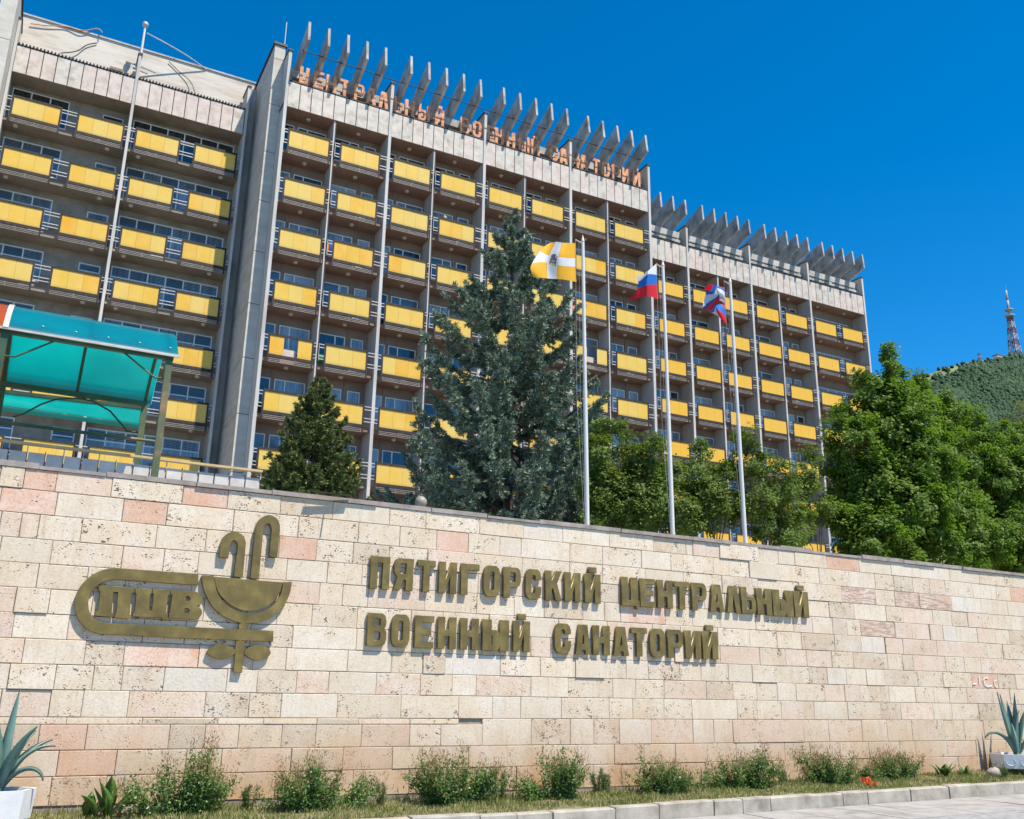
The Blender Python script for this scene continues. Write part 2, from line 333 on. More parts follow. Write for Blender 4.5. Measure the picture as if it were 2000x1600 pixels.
# ------------------------------------------------------------------ hill and forest
rx = [-600,100,300,600,800,1003,1080,1145,1242,1400,1700,2200,3000]; rzv = [0,0,55,205,310,402,436,458,481,497,480,300,0]
def hill_z(x, y):
    R = np.interp(x, rx, rzv); t = np.clip((y-90)/710, 0, 1); g_ = np.where(y < 800, t*t*(3-2*t)*.35+t*.65, np.clip(1-(y-800)/1400, 0, 1))
    return R*g_ + 6*np.sin(x*.021+y*.013)*g_*t*(1-t)*4 - 1
hx = np.linspace(100, 3000, 146); hy = np.concatenate([np.linspace(90, 800, 60), np.linspace(830, 2200, 30)])
HX, HY = np.meshgrid(hx, hy, indexing='ij'); HZ = hill_z(HX, HY); ny = len(hy)
hb = MB(); hb.v = [tuple(p) for p in np.stack([HX, HY, HZ], -1).reshape(-1, 3).tolist()]
hb.f = [(i*ny+j, (i+1)*ny+j, (i+1)*ny+j+1, i*ny+j+1) for i in range(len(hx)-1) for j in range(ny-1)]; hb.m = [0]*len(hb.f); hb.sm = [True]*len(hb.f)
M['hill'] = varied('hill_meadow', [(.3,(.10,.13,.05)),(.6,(.19,.21,.09)),(.75,(.24,.24,.13))], .02, .95, False, detail=6)
tag(hb.obj('hill', M['hill']), kind='structure')
M['forest'] = leafmat('forest_leaves', [(0,(.028,.058,.028)),(.5,(.038,.075,.033)),(.85,(.050,.090,.038)),(1,(.062,.102,.044))], 0, rough=.8)
def forest():
    n = 34000; X = rng.uniform(830, 1450, n); Y = rng.uniform(330, 800, n)
    ray = Y/X; keep = (ray > .50) & (ray < .90)
    ridge = (Y > 770) & (X < 1225) & (rng.random(n) < .8); edge = (Y > 748) & (X < 1160) & (rng.random(n) < .45)
    X, Y = X[keep & ~ridge & ~edge], Y[keep & ~ridge & ~edge]; Z = hill_z(X, Y)
    base = np.array([(0,0,1.1),(.86,0,.45),(.27,.82,.45),(-.7,.5,.45),(-.7,-.5,.45),(.27,-.82,.45),(.72,.52,-.35),(-.27,.84,-.35),(-.88,0,-.35),(-.27,-.84,-.35),(.72,-.52,-.35)])
    F = [(0,1,2),(0,2,3),(0,3,4),(0,4,5),(0,5,1),(1,6,2),(2,7,3),(3,8,4),(4,9,5),(5,10,1),(2,6,7),(3,7,8),(4,8,9),(5,9,10),(1,10,6)]
    V = []; FF = []
    for x, y, z in zip(X, Y, Z):
        r = random.uniform(2.0, 3.4)+2.6*max(0, math.sin(x*.045+y*.02)*math.sin(y*.06-x*.017)); b = len(V); h = random.uniform(.8, 1.35); js = rng.uniform(.75, 1.25, (11, 3))
        V += (base*js*np.array([r, r, r*h])+np.array([x, y, z+r*.55])).tolist(); FF += [(b+a, b+c, b+d) for a, c, d in F]
    mb = MB(); mb.v = V; mb.f = FF; mb.m = [0]*len(FF); mb.sm = [False]*len(FF)
    tag(mb.obj('forest', M['forest']), 'dense green forest covering the hillside below the mast', 'forest', kind='stuff')
forest()
# ------------------------------------------------------------------ masts and hut on the hill
M['mastred'] = mat('mast_red', (.20,.06,.055), .7); M['mastwhite'] = mat('mast_white', (.36,.37,.40), .7); M['mastgrey'] = mat('mast_grey', (.28,.29,.30), .7)
def lattice(root, h, w0, w1, nseg, mats):
    for k in range(nseg):
        mb = MB(); z0, z1 = h*k/nseg, h*(k+1)/nseg; a = w0+(w1-w0)*k/nseg; b = w0+(w1-w0)*(k+1)/nseg; t = w0*.055
        c0 = [(-a/2,-a/2,z0),(a/2,-a/2,z0),(a/2,a/2,z0),(-a/2,a/2,z0)]; c1 = [(-b/2,-b/2,z1),(b/2,-b/2,z1),(b/2,b/2,z1),(-b/2,b/2,z1)]
        for i in range(4):
            j = (i+1) % 4; mb.bar(c0[i], c1[i], t*1.5); mb.bar(c0[i], c1[j], t); mb.bar(c0[j], c1[i], t); mb.bar(c1[i], c1[j], t)
        mb.obj('lattice_section', mats[k % len(mats)], root)
tx, ty = 1242, 800; tz = float(hill_z(np.array(tx), np.array(ty)))
mast = empty('broadcast_mast', 'tall red and white lattice broadcast mast with round platforms on the hilltop', 'mast', (tx, ty, tz-1))
lattice(mast, 66, 13, 5.0, 7, [M['mastred'], M['mastwhite']])
for z, rr in ((64, 7.0), (73.5, 6.0)): MB().lathe((0,0,z), [(.1,0),(rr*.75,0),(rr,1.6),(rr,3.0),(rr*.5,4.2),(.1,4.2)], 20).obj('platform', M['mastgrey'], mast)
for k in range(5): MB().lathe((0,0,67+k*8), [(1.9-.14*k,0),(1.9-.14*k,8),(.05,8)], 10).obj('mast_section', M['mastred' if k % 2 else 'mastwhite'], mast)
MB().tube([(0,0,106),(0,0,115)], .5, 6).obj('antenna', M['mastgrey'], mast)
p = W(1914, 703, 790); m2 = empty('lattice_mast', 'small slender lattice mast on the ridge below the tall one', 'mast', (p[0], p[1], float(hill_z(np.array(p[0]), np.array(p[1])))-.5)); lattice(m2, 13, 4.2, 3.4, 4, [M['mastwhite'], M['mastred']])
p = W(1953, 696, 795); hut = empty('hilltop_building', 'low pale station building on the hilltop beside the tall mast', 'building', (p[0], p[1], float(hill_z(np.array(p[0]), np.array(p[1])))-1.5))
MB().box(-11,11,-4,4,0,6).obj('wall', M['parapet'], hut); MB().box(-11.6,11.6,-4.6,4.6,6,7).obj('roof', M['mastred'], hut)
for k in range(5): MB().box(-9+k*4,-7.2+k*4,-4.06,-4.0,2.2,4.4).obj('window', M['paned'], hut)

# ------------------------------------------------------------------ retaining wall of travertine slabs
wall = empty('retaining_wall', 'long retaining wall clad in cream and pink travertine blocks', 'wall', (0, WALLY, 0))
wz = lambda px, py: float(W(px, py, WALLY)[2])
cl = [4.30, wz(0,950), wz(0,998), wz(0,1047), wz(0,1095.5), wz(0,1145), wz(0,1195), wz(0,1245), wz(0,1295), wz(0,1346), wz(200,1401.5), wz(200,1415), wz(200,1465), wz(300,1513), wz(510,1561)]
MB().box(-6, 32, .030, .42, -.6, 4.30).obj('core', M['mortar'], wall)
MB().box(-6, 32, .012, .028, -.6, cl[-1]-.004).obj('plinth', M['plinth'], wall)
PX = lambda px, z: None
def px_to_x(px, z):          # x on the wall plane for an image column at a given height
    lo, hi = 700.0, 1700.0
    for _ in range(30):
        md = (lo+hi)/2
        if W(px, md, WALLY)[2] > z: lo = md
        else: hi = md
    return float(W(px, lo, WALLY)[0])
KEY = {0: 'c0 o47 p110 c218 o357 c445 b548 w650 c761 c832 c937 g1022 w1099 c1190 b1276 w1340 p1353 p1379 c1405 w1480 w1520 c1552 o1614 w1678 w1740 w1797 w1855 c1913 c1962',
       1: 'o0 w110 o240 c326 c456 c583 c700 c781 o853 c915 w976 w1018 c1113 c1177 w1253 c1310 c1393 w1463 c1517 c1600 w1658 c1709 b1746 c1783 p1816 c1846 w1900 c1946 o1974 c2003',
       2: 'p0 p40 c75 c159 c305 c402 o545 c618 b690 c760 p835 c925 c1020 c1113 c1177 w1261 c1335 b1410 c1480 c1560 s1643 c1710 s1748 s1796 g1858 w1917 w1968 w2010'}
SPOT = [(545,618,1072,'o'),(133,280,1230,'p'),(242,388,1283,'o'),(579,642,1335,'p'),(0,97,1372,'p'),(250,400,1378,'p'),(320,443,1335,'g'),(75,168,1440,'o'),(168,330,1440,'p'),(112,226,1490,'o'),(400,466,1440,'p'),(706,800,1440,'p'),
 (719,830,1178,'p'),(735,821,1339,'p'),(930,1037,1343,'p'),(869,977,1303,'g'),(962,1017,1385,'g'),(1037,1075,1267,'p'),(1212,1300,1207,'o'),(1407,1484,1282,'p'),(1535,1576,1287,'p'),(1577,1625,1289,'p'),(1297,1380,1352,'p'),(1611,1650,1358,'p'),(1526,1590,1390,'p'),
 (1272,1354,1425,'p'),(1432,1570,1425,'p'),(1200,1258,1465,'p'),(1764,1822,1206,'p'),(1890,1918,1215,'p'),(1681,1748,1231,'s'),(1748,1781,1234,'p'),(1781,1815,1237,'p'),(1817,1842,1241,'p'),(1842,1868,1243,'g'),(1909,1944,1250,'p'),(1730,1764,1265,'p'),(1764,1830,1268,'p'),(1830,1928,1272,'p'),(1600,1626,1290,'p'),(1784,1847,1300,'p'),(1916,2000,1305,'p'),(1682,1728,1264,'g'),(1616,1653,1325,'g'),(1898,1950,1333,'o'),(1613,1645,1357,'p'),(1645,1680,1358,'p'),(1889,1939,1363,'p'),(1760,1823,1390,'p'),
 (96,180,1165,'w'),(0,100,1070,'w'),(245,375,1120,'p'),(480,560,1100,'c'),(1297,1352,1392,'c'),(1336,1440,1392,'w'),(1210,1272,1426,'g')]
courses = [[] for _ in range(len(cl)-1)]
for ci in range(len(cl)-1):
    zm = (cl[ci]+cl[ci+1])/2
    if ci in KEY:
        ks = [(px_to_x(int(s[1:]), zm), s[0]) for s in KEY[ci].split()]
        x = -5.5
        pre = []
        while x < ks[0][0]-.3: pre.append((x, random.choice('ccwcp'))); x += random.uniform(.5, .9)
        ks = pre+ks; x = ks[-1][0]+random.uniform(.5, .8)
        while x < 30: ks.append((x, random.choice('ccwcbp'))); x += random.uniform(.45, .9)
        courses[ci] = [(ks[i][0], ks[i+1][0], ks[i][1]) for i in range(len(ks)-1)]
    else:
        sp = []
        for (a, b, y, t) in SPOT:
            z = float(W((a+b)/2, y, WALLY)[2])
            if cl[ci+1] < z < cl[ci]: sp.append((px_to_x(a, zm), px_to_x(b, zm), t))
        sp.sort(); out = []; x = -5.5+random.uniform(0, .5)
        def fill(x, xe):
            while xe-x > 1.15:
                w = random.uniform(.42, .98); out.append((x, x+w, random.choice('ccccwwcbwcp' if ci < 12 else 'ccpccb'))); x += w
            if xe-x > .72: w = (xe-x)*random.uniform(.4, .6); out.append((x, x+w, random.choice('cwcb'))); x += w
            if xe-x > .05: out.append((x, xe, random.choice('cwcb')))
        for (a, b, t) in sp:
            if a < x+.02: a = x
            if b-a < .1: continue
            fill(x, a); out.append((a, b, t)); x = b
        fill(x, 30); courses[ci] = out
stones = []
strip_end = px_to_x(925, cl[11])
for ci, cs in enumerate(courses):
    for (a, b, t) in cs:
        z1, z0 = cl[ci], cl[ci+1]
        if ci == 10 and a > strip_end-.3: continue            # the thin levelling course stops here,
        if ci == 11 and a > strip_end-.3: z1 = cl[10]          # further on the next course is full height
        if b-a < .03: continue
        # apparent size decides which slabs stay single objects
        d = math.hypot((a+b)/2, WALLY); vis = 1 if -.6 < a < 20.5 else .01
        stones.append((vis*(b-a)*(z1-z0)/d/d, a, b, z0, z1, t))
stones.sort(reverse=True)
def slab_geo(mb, a, b, z0, z1, mi=0):
    gx = random.uniform(.0015, .0045); e = .005; pr = random.choice([0,0,0,.002,-.003,.004,-.002,.006,.012 if random.random() < .15 else 0, .020 if z0 < 1.0 and random.random() < .3 else 0]); y = -.0-pr; tl = random.uniform(-.003, .003)
    x0, x1, u0, u1 = a+gx, b-gx, z0+gx, z1-gx; j = lambda: random.uniform(-.0035, .0035)
    V = [(x0,.034,u0),(x1,.034,u0),(x1,.034,u1),(x0,.034,u1),(x0,y+e,u0),(x1,y+e,u0),(x1,y+e,u1),(x0,y+e,u1),
         (x0+e+abs(j()),y+tl,u0+e+abs(j())),(x1-e-abs(j()),y+tl,u0+e+abs(j())),(x1-e-abs(j()),y-tl,u1-e-abs(j())),(x0+e+abs(j()),y-tl,u1-e-abs(j()))]
    mb.add(V, [(8,9,10,11),(4,5,9,8),(5,6,10,9),(6,7,11,10),(7,4,8,11),(0,1,5,4),(1,2,6,5),(2,3,7,6),(3,0,4,7)], mi)
rest = MB(); keys = list(STONE)
for i, (s, a, b, z0, z1, t) in enumerate(stones):
    if i < 300:
        mb = MB(); slab_geo(mb, 0, b-a, 0, z1-z0); mb.obj('stone', STONE[t], wall, (a, 0, z0))
    else: slab_geo(rest, a, b, z0, z1, keys.index(t))
tag(rest.obj('stone_field', [STONE[k] for k in keys], wall), kind='stuff')
x = -5.5
while x < 30:                                                   # coping of thin uneven slabs
    w = random.uniform(.7, 1.7); dz = random.uniform(-.012, .014); dy = random.uniform(-.02, .035); th = random.uniform(.035, .06)
    MB().box(x+.004, x+w-.004, -.032+dy*.6, .44, 4.301, 4.301+th+.014+dz).obj('coping_slab', M['coping'], wall); x += w
# loose steel strip lying on the coping
p = W(645, 962, 13.42); q = W(605, 955, 13.42); q2 = W(685, 968, 13.42)
o = MB().bar((q[0], 13.36, 4.385), (q2[0], 13.40, 4.392), .06, .014).bar((p[0]+.02, 13.36, 4.375), (p[0]+.08, 13.18, 4.365), .02, .012).obj('steel_strip', M['bmetal'])
tag(o, 'rusty steel strip lying loose on the wall coping above the emblem', 'strip')

# ------------------------------------------------------------------ lettering
def curve_mesh(name, polys, depth, bevel=0.0):
    cu = bpy.data.curves.new(name, 'CURVE'); cu.dimensions = '2D'; cu.fill_mode = 'BOTH'; cu.extrude = depth/2; cu.bevel_depth = bevel; cu.bevel_resolution = 0
    for pl in polys:
        sp = cu.splines.new('POLY'); sp.points.add(len(pl)-1); sp.use_cyclic_u = True
        for k, (x, y) in enumerate(pl): sp.points[k].co = (x, y, 0, 1)
    ob = bpy.data.objects.new('tmp', cu); COL.objects.link(ob); dg = bpy.context.evaluated_depsgraph_get()
    me = bpy.data.meshes.new_from_object(ob.evaluated_get(dg)); me.name = name
    bpy.data.objects.remove(ob); bpy.data.curves.remove(cu)
    n = len(me.vertices); co = np.zeros(n*3); me.vertices.foreach_get('co', co); co = co.reshape(-1, 3)
    co = np.stack([co[:, 0], -co[:, 2], co[:, 1]], 1)            # stand up, face -Y
    me.vertices.foreach_set('co', co.reshape(-1)); me.update(); return me
def rct(x0, y0, x1, y1): return [(x0,y0),(x1,y0),(x1,y1),(x0,y1)]
def oct_(x0, y0, x1, y1, c): return [(x0+c,y0),(x1-c,y0),(x1-c*.35,y0+c*.35),(x1,y0+c),(x1,y1-c),(x1-c*.35,y1-c*.35),(x1-c,y1),(x0+c,y1),(x0+c*.35,y1-c*.35),(x0,y1-c),(x0,y0+c),(x0+c*.35,y0+c*.35)]
def glyph(ch, s=.36, t=.20):
    """block capitals in a 1 x 1 box, vertical stroke s, horizontal stroke t"""
    S = s
    if ch == 'П': return [[(0,0),(S,0),(S,1-t),(1-S,1-t),(1-S,0),(1,0),(1,1),(0,1)]]
    if ch == 'Г': return [[(0,0),(S,0),(S,1-t),(1,1-t),(1,1),(0,1)]]
    if ch == 'Т': return [[(.5-S/2,0),(.5+S/2,0),(.5+S/2,1-t),(1,1-t),(1,1),(0,1),(0,1-t),(.5-S/2,1-t)]]
    if ch in 'ИЙ':
        g_ = [[(0,0),(S*.95,0),(1-S,.62),(1-S,0),(1,0),(1,1),(1-S*.95,1),(S,.38),(S,1),(0,1)]]
        if ch == 'Й': g_.append(rct(.26,1.06,.74,1.24))
        return g_
    if ch == 'О': return [oct_(0,0,1,1,.24), oct_(S,t,1-S,1-t,.06)]
    if ch == 'С': return [[(.24,0),(.76,0),(.92,.08),(1,.24),(1,.42),(1-S,.42),(1-S,t+.04),(1-S-.06,t),(S+.06,t),(S,t+.05),(S,1-t-.05),(S+.06,1-t),(1-S-.06,1-t),(1-S,1-t-.04),(1-S,.66),(1,.66),(1,.76),(.92,.92),(.76,1),(.24,1),(.08,.92),(0,.76),(0,.24),(.08,.08)]]
    if ch == 'Е': return [[(0,0),(1,0),(1,t),(S,t),(S,.5-t/2),(.86,.5-t/2),(.86,.5+t/2),(S,.5+t/2),(S,1-t),(1,1-t),(1,1),(0,1)]]
    if ch == 'Н': return [[(0,0),(S,0),(S,.5-t/2),(1-S,.5-t/2),(1-S,0),(1,0),(1,1),(1-S,1),(1-S,.5+t/2),(S,.5+t/2),(S,1),(0,1)]]
    if ch == 'Р': return [[(0,0),(S,0),(S,.36),(.78,.36),(.93,.42),(1,.56),(1,.80),(.93,.94),(.78,1),(0,1)], [(S,.36+t*.8),(S,1-t*.8),(1-S+.02,1-t*.8),(1-S+.06,1-t),(1-S+.06,.36+t),(1-S+.02,.36+t*.8)]]
    if ch == 'Ь': return [[(0,0),(.78,0),(.93,.06),(1,.20),(1,.46),(.93,.60),(.78,.66),(S,.66),(S,1),(0,1)], [(S,t*.8),(1-S+.02,t*.8),(1-S+.06,t),(1-S+.06,.66-t),(1-S+.02,.66-t*.8),(S,.66-t*.8)]]
    if ch == 'Ы':
        k = .66; return [[(x*k, y) for x, y in p_] for p_ in glyph('Ь', min(.5, S*1.05), t)]+[rct(1-S*.68, 0, 1, 1)]
    if ch == 'В': return [[(0,0),(.76,0),(.93,.07),(1,.22),(1,.40),(.94,.50),(.88,.54),(.95,.62),(.97,.76),(.91,.93),(.74,1),(0,1)], [(S,t*.85),(1-S,t*.85),(1-S+.05,t+.03),(1-S+.05,.40),(1-S,.44),(S,.44)], [(S,.62),(1-S,.62),(1-S+.04,.66),(1-S+.04,.80),(1-S,1-t*.8),(S,1-t*.8)]]
    if ch == 'Я': return [[(1-x, y) for x, y in p_] for p_ in [[(0,0),(S,0),(S,.34),(.52,.34),(1-S*.9,0),(1,0),(.82,.42),(.95,.50),(1,.60),(1,.82),(.93,.94),(.78,1),(0,1)], [(S,.50),(S,1-t*.8),(1-S+.02,1-t*.8),(1-S+.06,1-t),(1-S+.06,.56),(1-S,.50)]]]
    if ch == 'К': return [[(0,0),(S,0),(S,.36),(.46,.44),(.64,0),(1,0),(.70,.58),(.98,1),(.64,1),(S,.62),(S,1),(0,1)]]
    if ch == 'Ц': return [[(0,0),(.86,0),(.86,-.10),(1.05,-.10),(1.05,t),(.94,t),(.94,1),(.94-S,1),(.94-S,t),(S,t),(S,1),(0,1)]]
    if ch == 'А': return [[(0,0),(.33,0),(.37,.15),(.63,.15),(.67,0),(1,0),(.76,1),(.24,1)], [(.41,.33),(.59,.33),(.53,.66),(.47,.66)]]
    if ch == 'Л': return [[(0,0),(.34,0),(.5,.72),(.66,0),(1,0),(.76,1),(.24,1)]]
LF = WALLY-.064                                               # front plane of the letters
sign = empty('wall_lettering', 'two lines of golden raised Cyrillic capitals on the travertine wall', 'lettering', (0, LF, 0))
L1 = 'П724-761 Я770-807 Т816-850 И858-892 Г901-936 О945-977 Р984-1017 С1027-1057 К1066-1097 И1104-1134 Й1143-1173 Ц1215-1247 Е1251-1280 Н1285-1314 Т1318-1347 Р1352-1380 А1387-1414 Л1420-1446 Ь1449-1476 Н1479-1507 Ы1510-1549 Й1552-1579'
L2 = 'В718-755 О765-800 Е811-847 Н856-891 Н900-935 Ы943-994 Й1003-1035 С1084-1115 А1125-1154 Н1159-1191 А1199-1228 Т1234-1264 О1270-1299 Р1305-1334 И1339-1369 Й1373-1402'
for txt, zt, zb in ((L1, float(W(742,1087,LF)[2]), float(W(742,1150,LF)[2])), (L2, float(W(737,1198,LF)[2]), float(W(737,1262,LF)[2]))):
    for tok in txt.split():
        ch = tok[0]; a, b = map(int, tok[1:].split('-')); zm = (zt+zb)/2
        lo, hi = 900.0, 1400.0
        for _ in range(25):
            md = (lo+hi)/2
            if W((a+b)/2, md, LF)[2] > zm: lo = md
            else: hi = md
        xa, xb = W(a, lo, LF)[0], W(b, lo, LF)[0]; w = xb-xa
        polys = [[(x*w, y*(zt-zb)) for x, y in p_] for p_ in glyph(ch, .36 if ch != 'Ы' else .5, .19)]
        me = curve_mesh('letter', polys, .050, .003); me.materials.append(M['bronze']); link('letter', me, sign, (xa, .025, zb))
        for dx in (.25, .75): MB().tube([(dx*w, .055, .2),(dx*w, .10, .2)], .008, 6).obj('stud', M['dark'], sign, (xa, .0, zb)) if ch in 'ПНИЦ' else None
# emblem: a cup with two jets of water and a leafed stem, letters in a loop
emb = empty('wall_emblem', 'golden emblem of a bowl with two water jets and three letters in a loop', 'emblem', (0, LF, 0))
def tr(pts, Y=LF): return [(float(q[0]), float(q[2])) for q in (W(x/2.857, 880+y/2.857, Y) for x, y in pts)]
def epart(name, polys, depth=.055, off=0.0):
    me = curve_mesh(name, [tr(p_) for p_ in polys], depth, .003); me.materials.append(M['bronze']); link(name, me, emb, (0, depth/2+off, 0))
def smooth(pts, it=2):
    for _ in range(it):
        o_ = []
        for i in range(len(pts)):
            a, b = pts[i], pts[(i+1) % len(pts)]; o_ += [(.75*a[0]+.25*b[0], .75*a[1]+.25*b[1]), (.25*a[0]+.75*b[0], .25*a[1]+.75*b[1])]
        pts = o_
    return pts
def cat(pts, n=5):      # catmull through points (open)
    o_ = []
    for i in range(len(pts)-1):
        p0, p1, p2, p3 = pts[max(i-1,0)], pts[i], pts[i+1], pts[min(i+2, len(pts)-1)]
        for k in range(n):
            t = k/n; o_.append(tuple(.5*(2*p1[d]+(p2[d]-p0[d])*t+(2*p0[d]-5*p1[d]+4*p2[d]-p3[d])*t*t+(3*p1[d]-p0[d]-3*p2[d]+p3[d])*t**3) for d in (0, 1)))
    return o_+[pts[-1]]
epart('loop', [[(1107,692)]+cat([(640,657),(560,672),(490,715),(440,775),(418,845),(425,910),(455,965),(505,1005),(560,1022)])+[(1000,1045),(1523,1066),(1525,1007),(1000,983)]+cat([(600,965),(555,957),(515,930),(495,890),(492,840),(505,795),(540,755),(590,727),(640,718)])+[(1105,750)]])
epart('bowl_rim', [cat([(1128,697),(1132,750),(1152,810),(1195,880),(1260,930),(1330,958),(1380,965),(1450,955),(1520,925),(1580,870),(1615,800),(1628,733)])+cat([(1582,735),(1568,800),(1532,857),(1470,897),(1400,911),(1345,905),(1285,878),(1235,832),(1205,772),(1192,700)])])
epart('bowl', [[(1198,706)]+[(1574,737)]+cat([(1566,780),(1530,837),(1470,877),(1400,893),(1340,887),(1275,852),(1225,798),(1203,750)])], .04)
epart('water_jet', [cat([(1225,594),(1232,520),(1250,482),(1290,456),(1325,458),(1358,480),(1370,518)])+[(1353,708),(1305,703)]+cat([(1326,540),(1322,515),(1305,501),(1288,512),(1280,540)])+[(1272,600)]], .055, -.012)
epart('water_jet', [[(1397,712)]+cat([(1425,440),(1440,397),(1470,371),(1505,362),(1540,378),(1558,410),(1560,450)])+[(1545,598),(1502,590)]+cat([(1516,440),(1508,415),(1492,407),(1475,418),(1468,440)])+[(1442,717)]], .055, -.012)
epart('stem', [[(1337,966),(1380,968),(1378,998),(1332,996)]], .052); epart('stem', [[(1320,1062),(1366,1064),(1350,1240),(1304,1237)]], .052)
epart('leaf', [cat([(1317,1116),(1280,1095),(1232,1080),(1190,1092),(1155,1125),(1180,1147),(1215,1161),(1260,1160),(1300,1140),(1315,1132)])], .052)
epart('leaf', [cat([(1366,1117),(1400,1095),(1445,1087),(1488,1100),(1510,1130),(1480,1160),(1440,1172),(1400,1160),(1364,1137)])], .052)
epart('letter', [[(553,753),(750,766),(748,790),(733,797),(722,915),(732,925),(730,940),(640,932),(642,917),(650,912),(660,790),(632,788),(622,905),(632,912),(630,930),(530,920),(532,903),(548,897),(560,785),(550,778)]], .045, -.004)
epart('letter', [[(757,768),(846,775),(845,795),(838,800),(828,895),(850,898),(858,800),(852,796),(854,773),(948,780),(946,800),(936,806),(926,905),(943,912),(940,948),(905,944),(904,932),(740,925),(742,910),(752,905),(762,800),(755,793)]], .045, -.004)
epart('letter', [[(955,780)]+cat([(1090,788),(1120,805),(1130,835),(1118,858),(1096,868),(1120,885),(1125,910),(1105,935),(1070,942)])+[(935,932),(938,912),(950,908),(962,805),(953,798)], [(1037,812),(1055,814),(1065,828),(1055,842),(1033,840)], [(1030,878),(1050,880),(1060,895),(1050,910),(1027,908)]], .045, -.004)
# ------------------------------------------------------------------ sanatorium building
bld = empty('sanatorium_building', 'nine storey concrete sanatorium with rows of yellow balcony fronts and tall fins', 'building', (0, 0, 0))
ROW, NR = 2.96, 9
bfar = MB()
def balcony_mesh(w):
    """origin at the left end of the top rail, front plane y=0"""
    mb = MB(); mb.box(-.045, w+.045, -.03, .03, -.085, 0.02); mb.box(-.002, w+.002, 0, .035, -1.235, -1.075)  # dark bar below the panels is deepened to stand in for a shadow gap
    for x in (-.045, w-.035): mb.box(x, x+.08, -.024, .028, -1.52, -.086)
    return mb.mesh('balcony', M['bmetal'])
def rails_mesh(w):
    mb = MB()
    for z in (-1.30, -1.385, -1.47): mb.box(.03, w-.03, .0, .03, z-.013, z+.013)
    for x in (.02, w/2, w-.05): mb.box(x, x+.02, .005, .026, -1.48, -1.23)
    return mb.mesh('lower_rail', M['lrail'])
BW = 2.25; me_bal = balcony_mesh(BW); me_rail = rails_mesh(BW); pw = (BW-.09)/3
me_pan = MB().box(-pw/2+.004, pw/2-.004, .006, .022, -.508, .508).mesh('panel', M['yellow'])
_gr = {}
def gap_rails(a, b, y, z):
    k = round(b-a, 3)
    if k not in _gr:
        mb = MB()
        for dz in (-.09, -.26, -.72, -.90): mb.box(.004, k-.004, 0, .035, dz-.022, dz+.022)
        for x in (0, k-.02): mb.box(x, x+.02, .006, .03, -.94, -.05)
        _gr[k] = mb.mesh('side_railing', M['rail'])
    link('side_railing', _gr[k], bld, (a, y, z))
miss = {('t', 4, 0): (1,), ('t', 3, 6): (1,), ('l', 4, 2): (0,)}
def balcony(x, y, z, blk, row, col, detail):
    b = link('balcony', me_bal, bld, (x, y, z)); link('lower_rail', me_rail, b)
    gone = miss.get((blk, row, col), ())
    for k in range(3):
        if k in gone:
            MB().box(x+.06+k*pw, x+.03+(k+1)*pw, y+.25, y+.45, z-1.0, z-.62).obj('board', M['fasciap'], bld); continue
        px_ = .045+pw*(k+.5)
        if detail: link('panel', me_pan, b, (px_, 0, -.566))
        else: bfar.box(x+px_-pw/2+.004, x+px_+pw/2-.004, y+.006, y+.022, z-1.074, z-.058)
    return b
def window_mesh(w, h, splits, fr=.055):
    mb = MB(); y0, y1 = -.06, .0
    mb.box(0,w,y0,y1,-fr,0); mb.box(0,w,y0,y1,-h,-h+fr); mb.box(0,fr,y0,y1,-h+fr,-fr); mb.box(w-fr,w,y0,y1,-h+fr,-fr)
    for s in splits: mb.box(s*w-fr*.6, s*w+fr*.6, y0+.004, y1, -h+fr, -fr)
    return mb.mesh('window', M['frame'])
def pane_mesh(w, h, mt): return MB().box(0, w, -.03, -.012, -h, 0).mesh('pane', mt)
_wc = {}
rw = random.Random(4)
def pick(dark, p=.14): return True if dark else ('c' if rw.random() < .22 else rw.random() < p)
def window(x, y, z, w, h, splits, dark=False, transom=None, detail=True, blinds=False):
    key = (round(w,2), round(h,2), tuple(splits))
    if key not in _wc: _wc[key] = window_mesh(w, h, splits)
    o = link('window', _wc[key], bld, (x, y, z)); e = [0]+list(splits)+[1]
    if not detail:
        MB().box(.05, w-.05, -.03, -.012, -h+.05, -.05).obj('pane', M['panec' if dark == 'c' else 'paned' if dark else 'pane'], o); return o
    for i in range(len(e)-1):
        k2 = ('p', round((e[i+1]-e[i])*w, 2), round(h, 2), dark)
        if k2 not in _wc: _wc[k2] = pane_mesh((e[i+1]-e[i])*w-.05, h-.09, M['panec' if dark == 'c' else 'paned' if dark else 'pane'])
        link('pane', _wc[k2], o, (e[i]*w+.025, 0, -.045))
    if transom: 
        MB().box(.05, w-.05, -.062, -.01, -transom-.03, -transom+.03).obj('transom', M['frame'], o)
    if blinds:
        mb = MB()
        for k in range(5): mb.box(.10, w-.10, -.036, -.032, -.15-.085*k-.018, -.15-.085*k+.018)
        mb.obj('blind', M['blind'], o)
    return o
me_lamp = MB().lathe((0,0,0), [(.13,0),(.14,-.03),(.12,-.08),(.07,-.12),(.01,-.135)], 12).mesh('ceiling_lamp', M['lamp'])
def block(blk, X0s, Yf, ztop, fz0, fz1, nmid, wallm, soffm, pink, xend):
    """X0s: right edge of the fin that opens each double bay; Yf fin front; ztop top rail of the first row"""
    yb = Yf+1.3; xl = X0s[0]-.17; floor = lambda r: ztop-1.20-ROW*r
    MB().box(xl+.002, xend-.002, yb, yb+12, 0, fz1-.05).obj('back_wall', wallm, bld)
    MB().box(xl, xend, Yf+.125, yb+12.2, fz0, fz0+.25).obj('roof_slab', soffm, bld)
    for r in range(NR+1): MB().box(xl+.004, xend-.004, Yf+.20, yb+.1, floor(r)-.20, floor(r)).obj('floor_slab', soffm, bld)
    return yb, floor
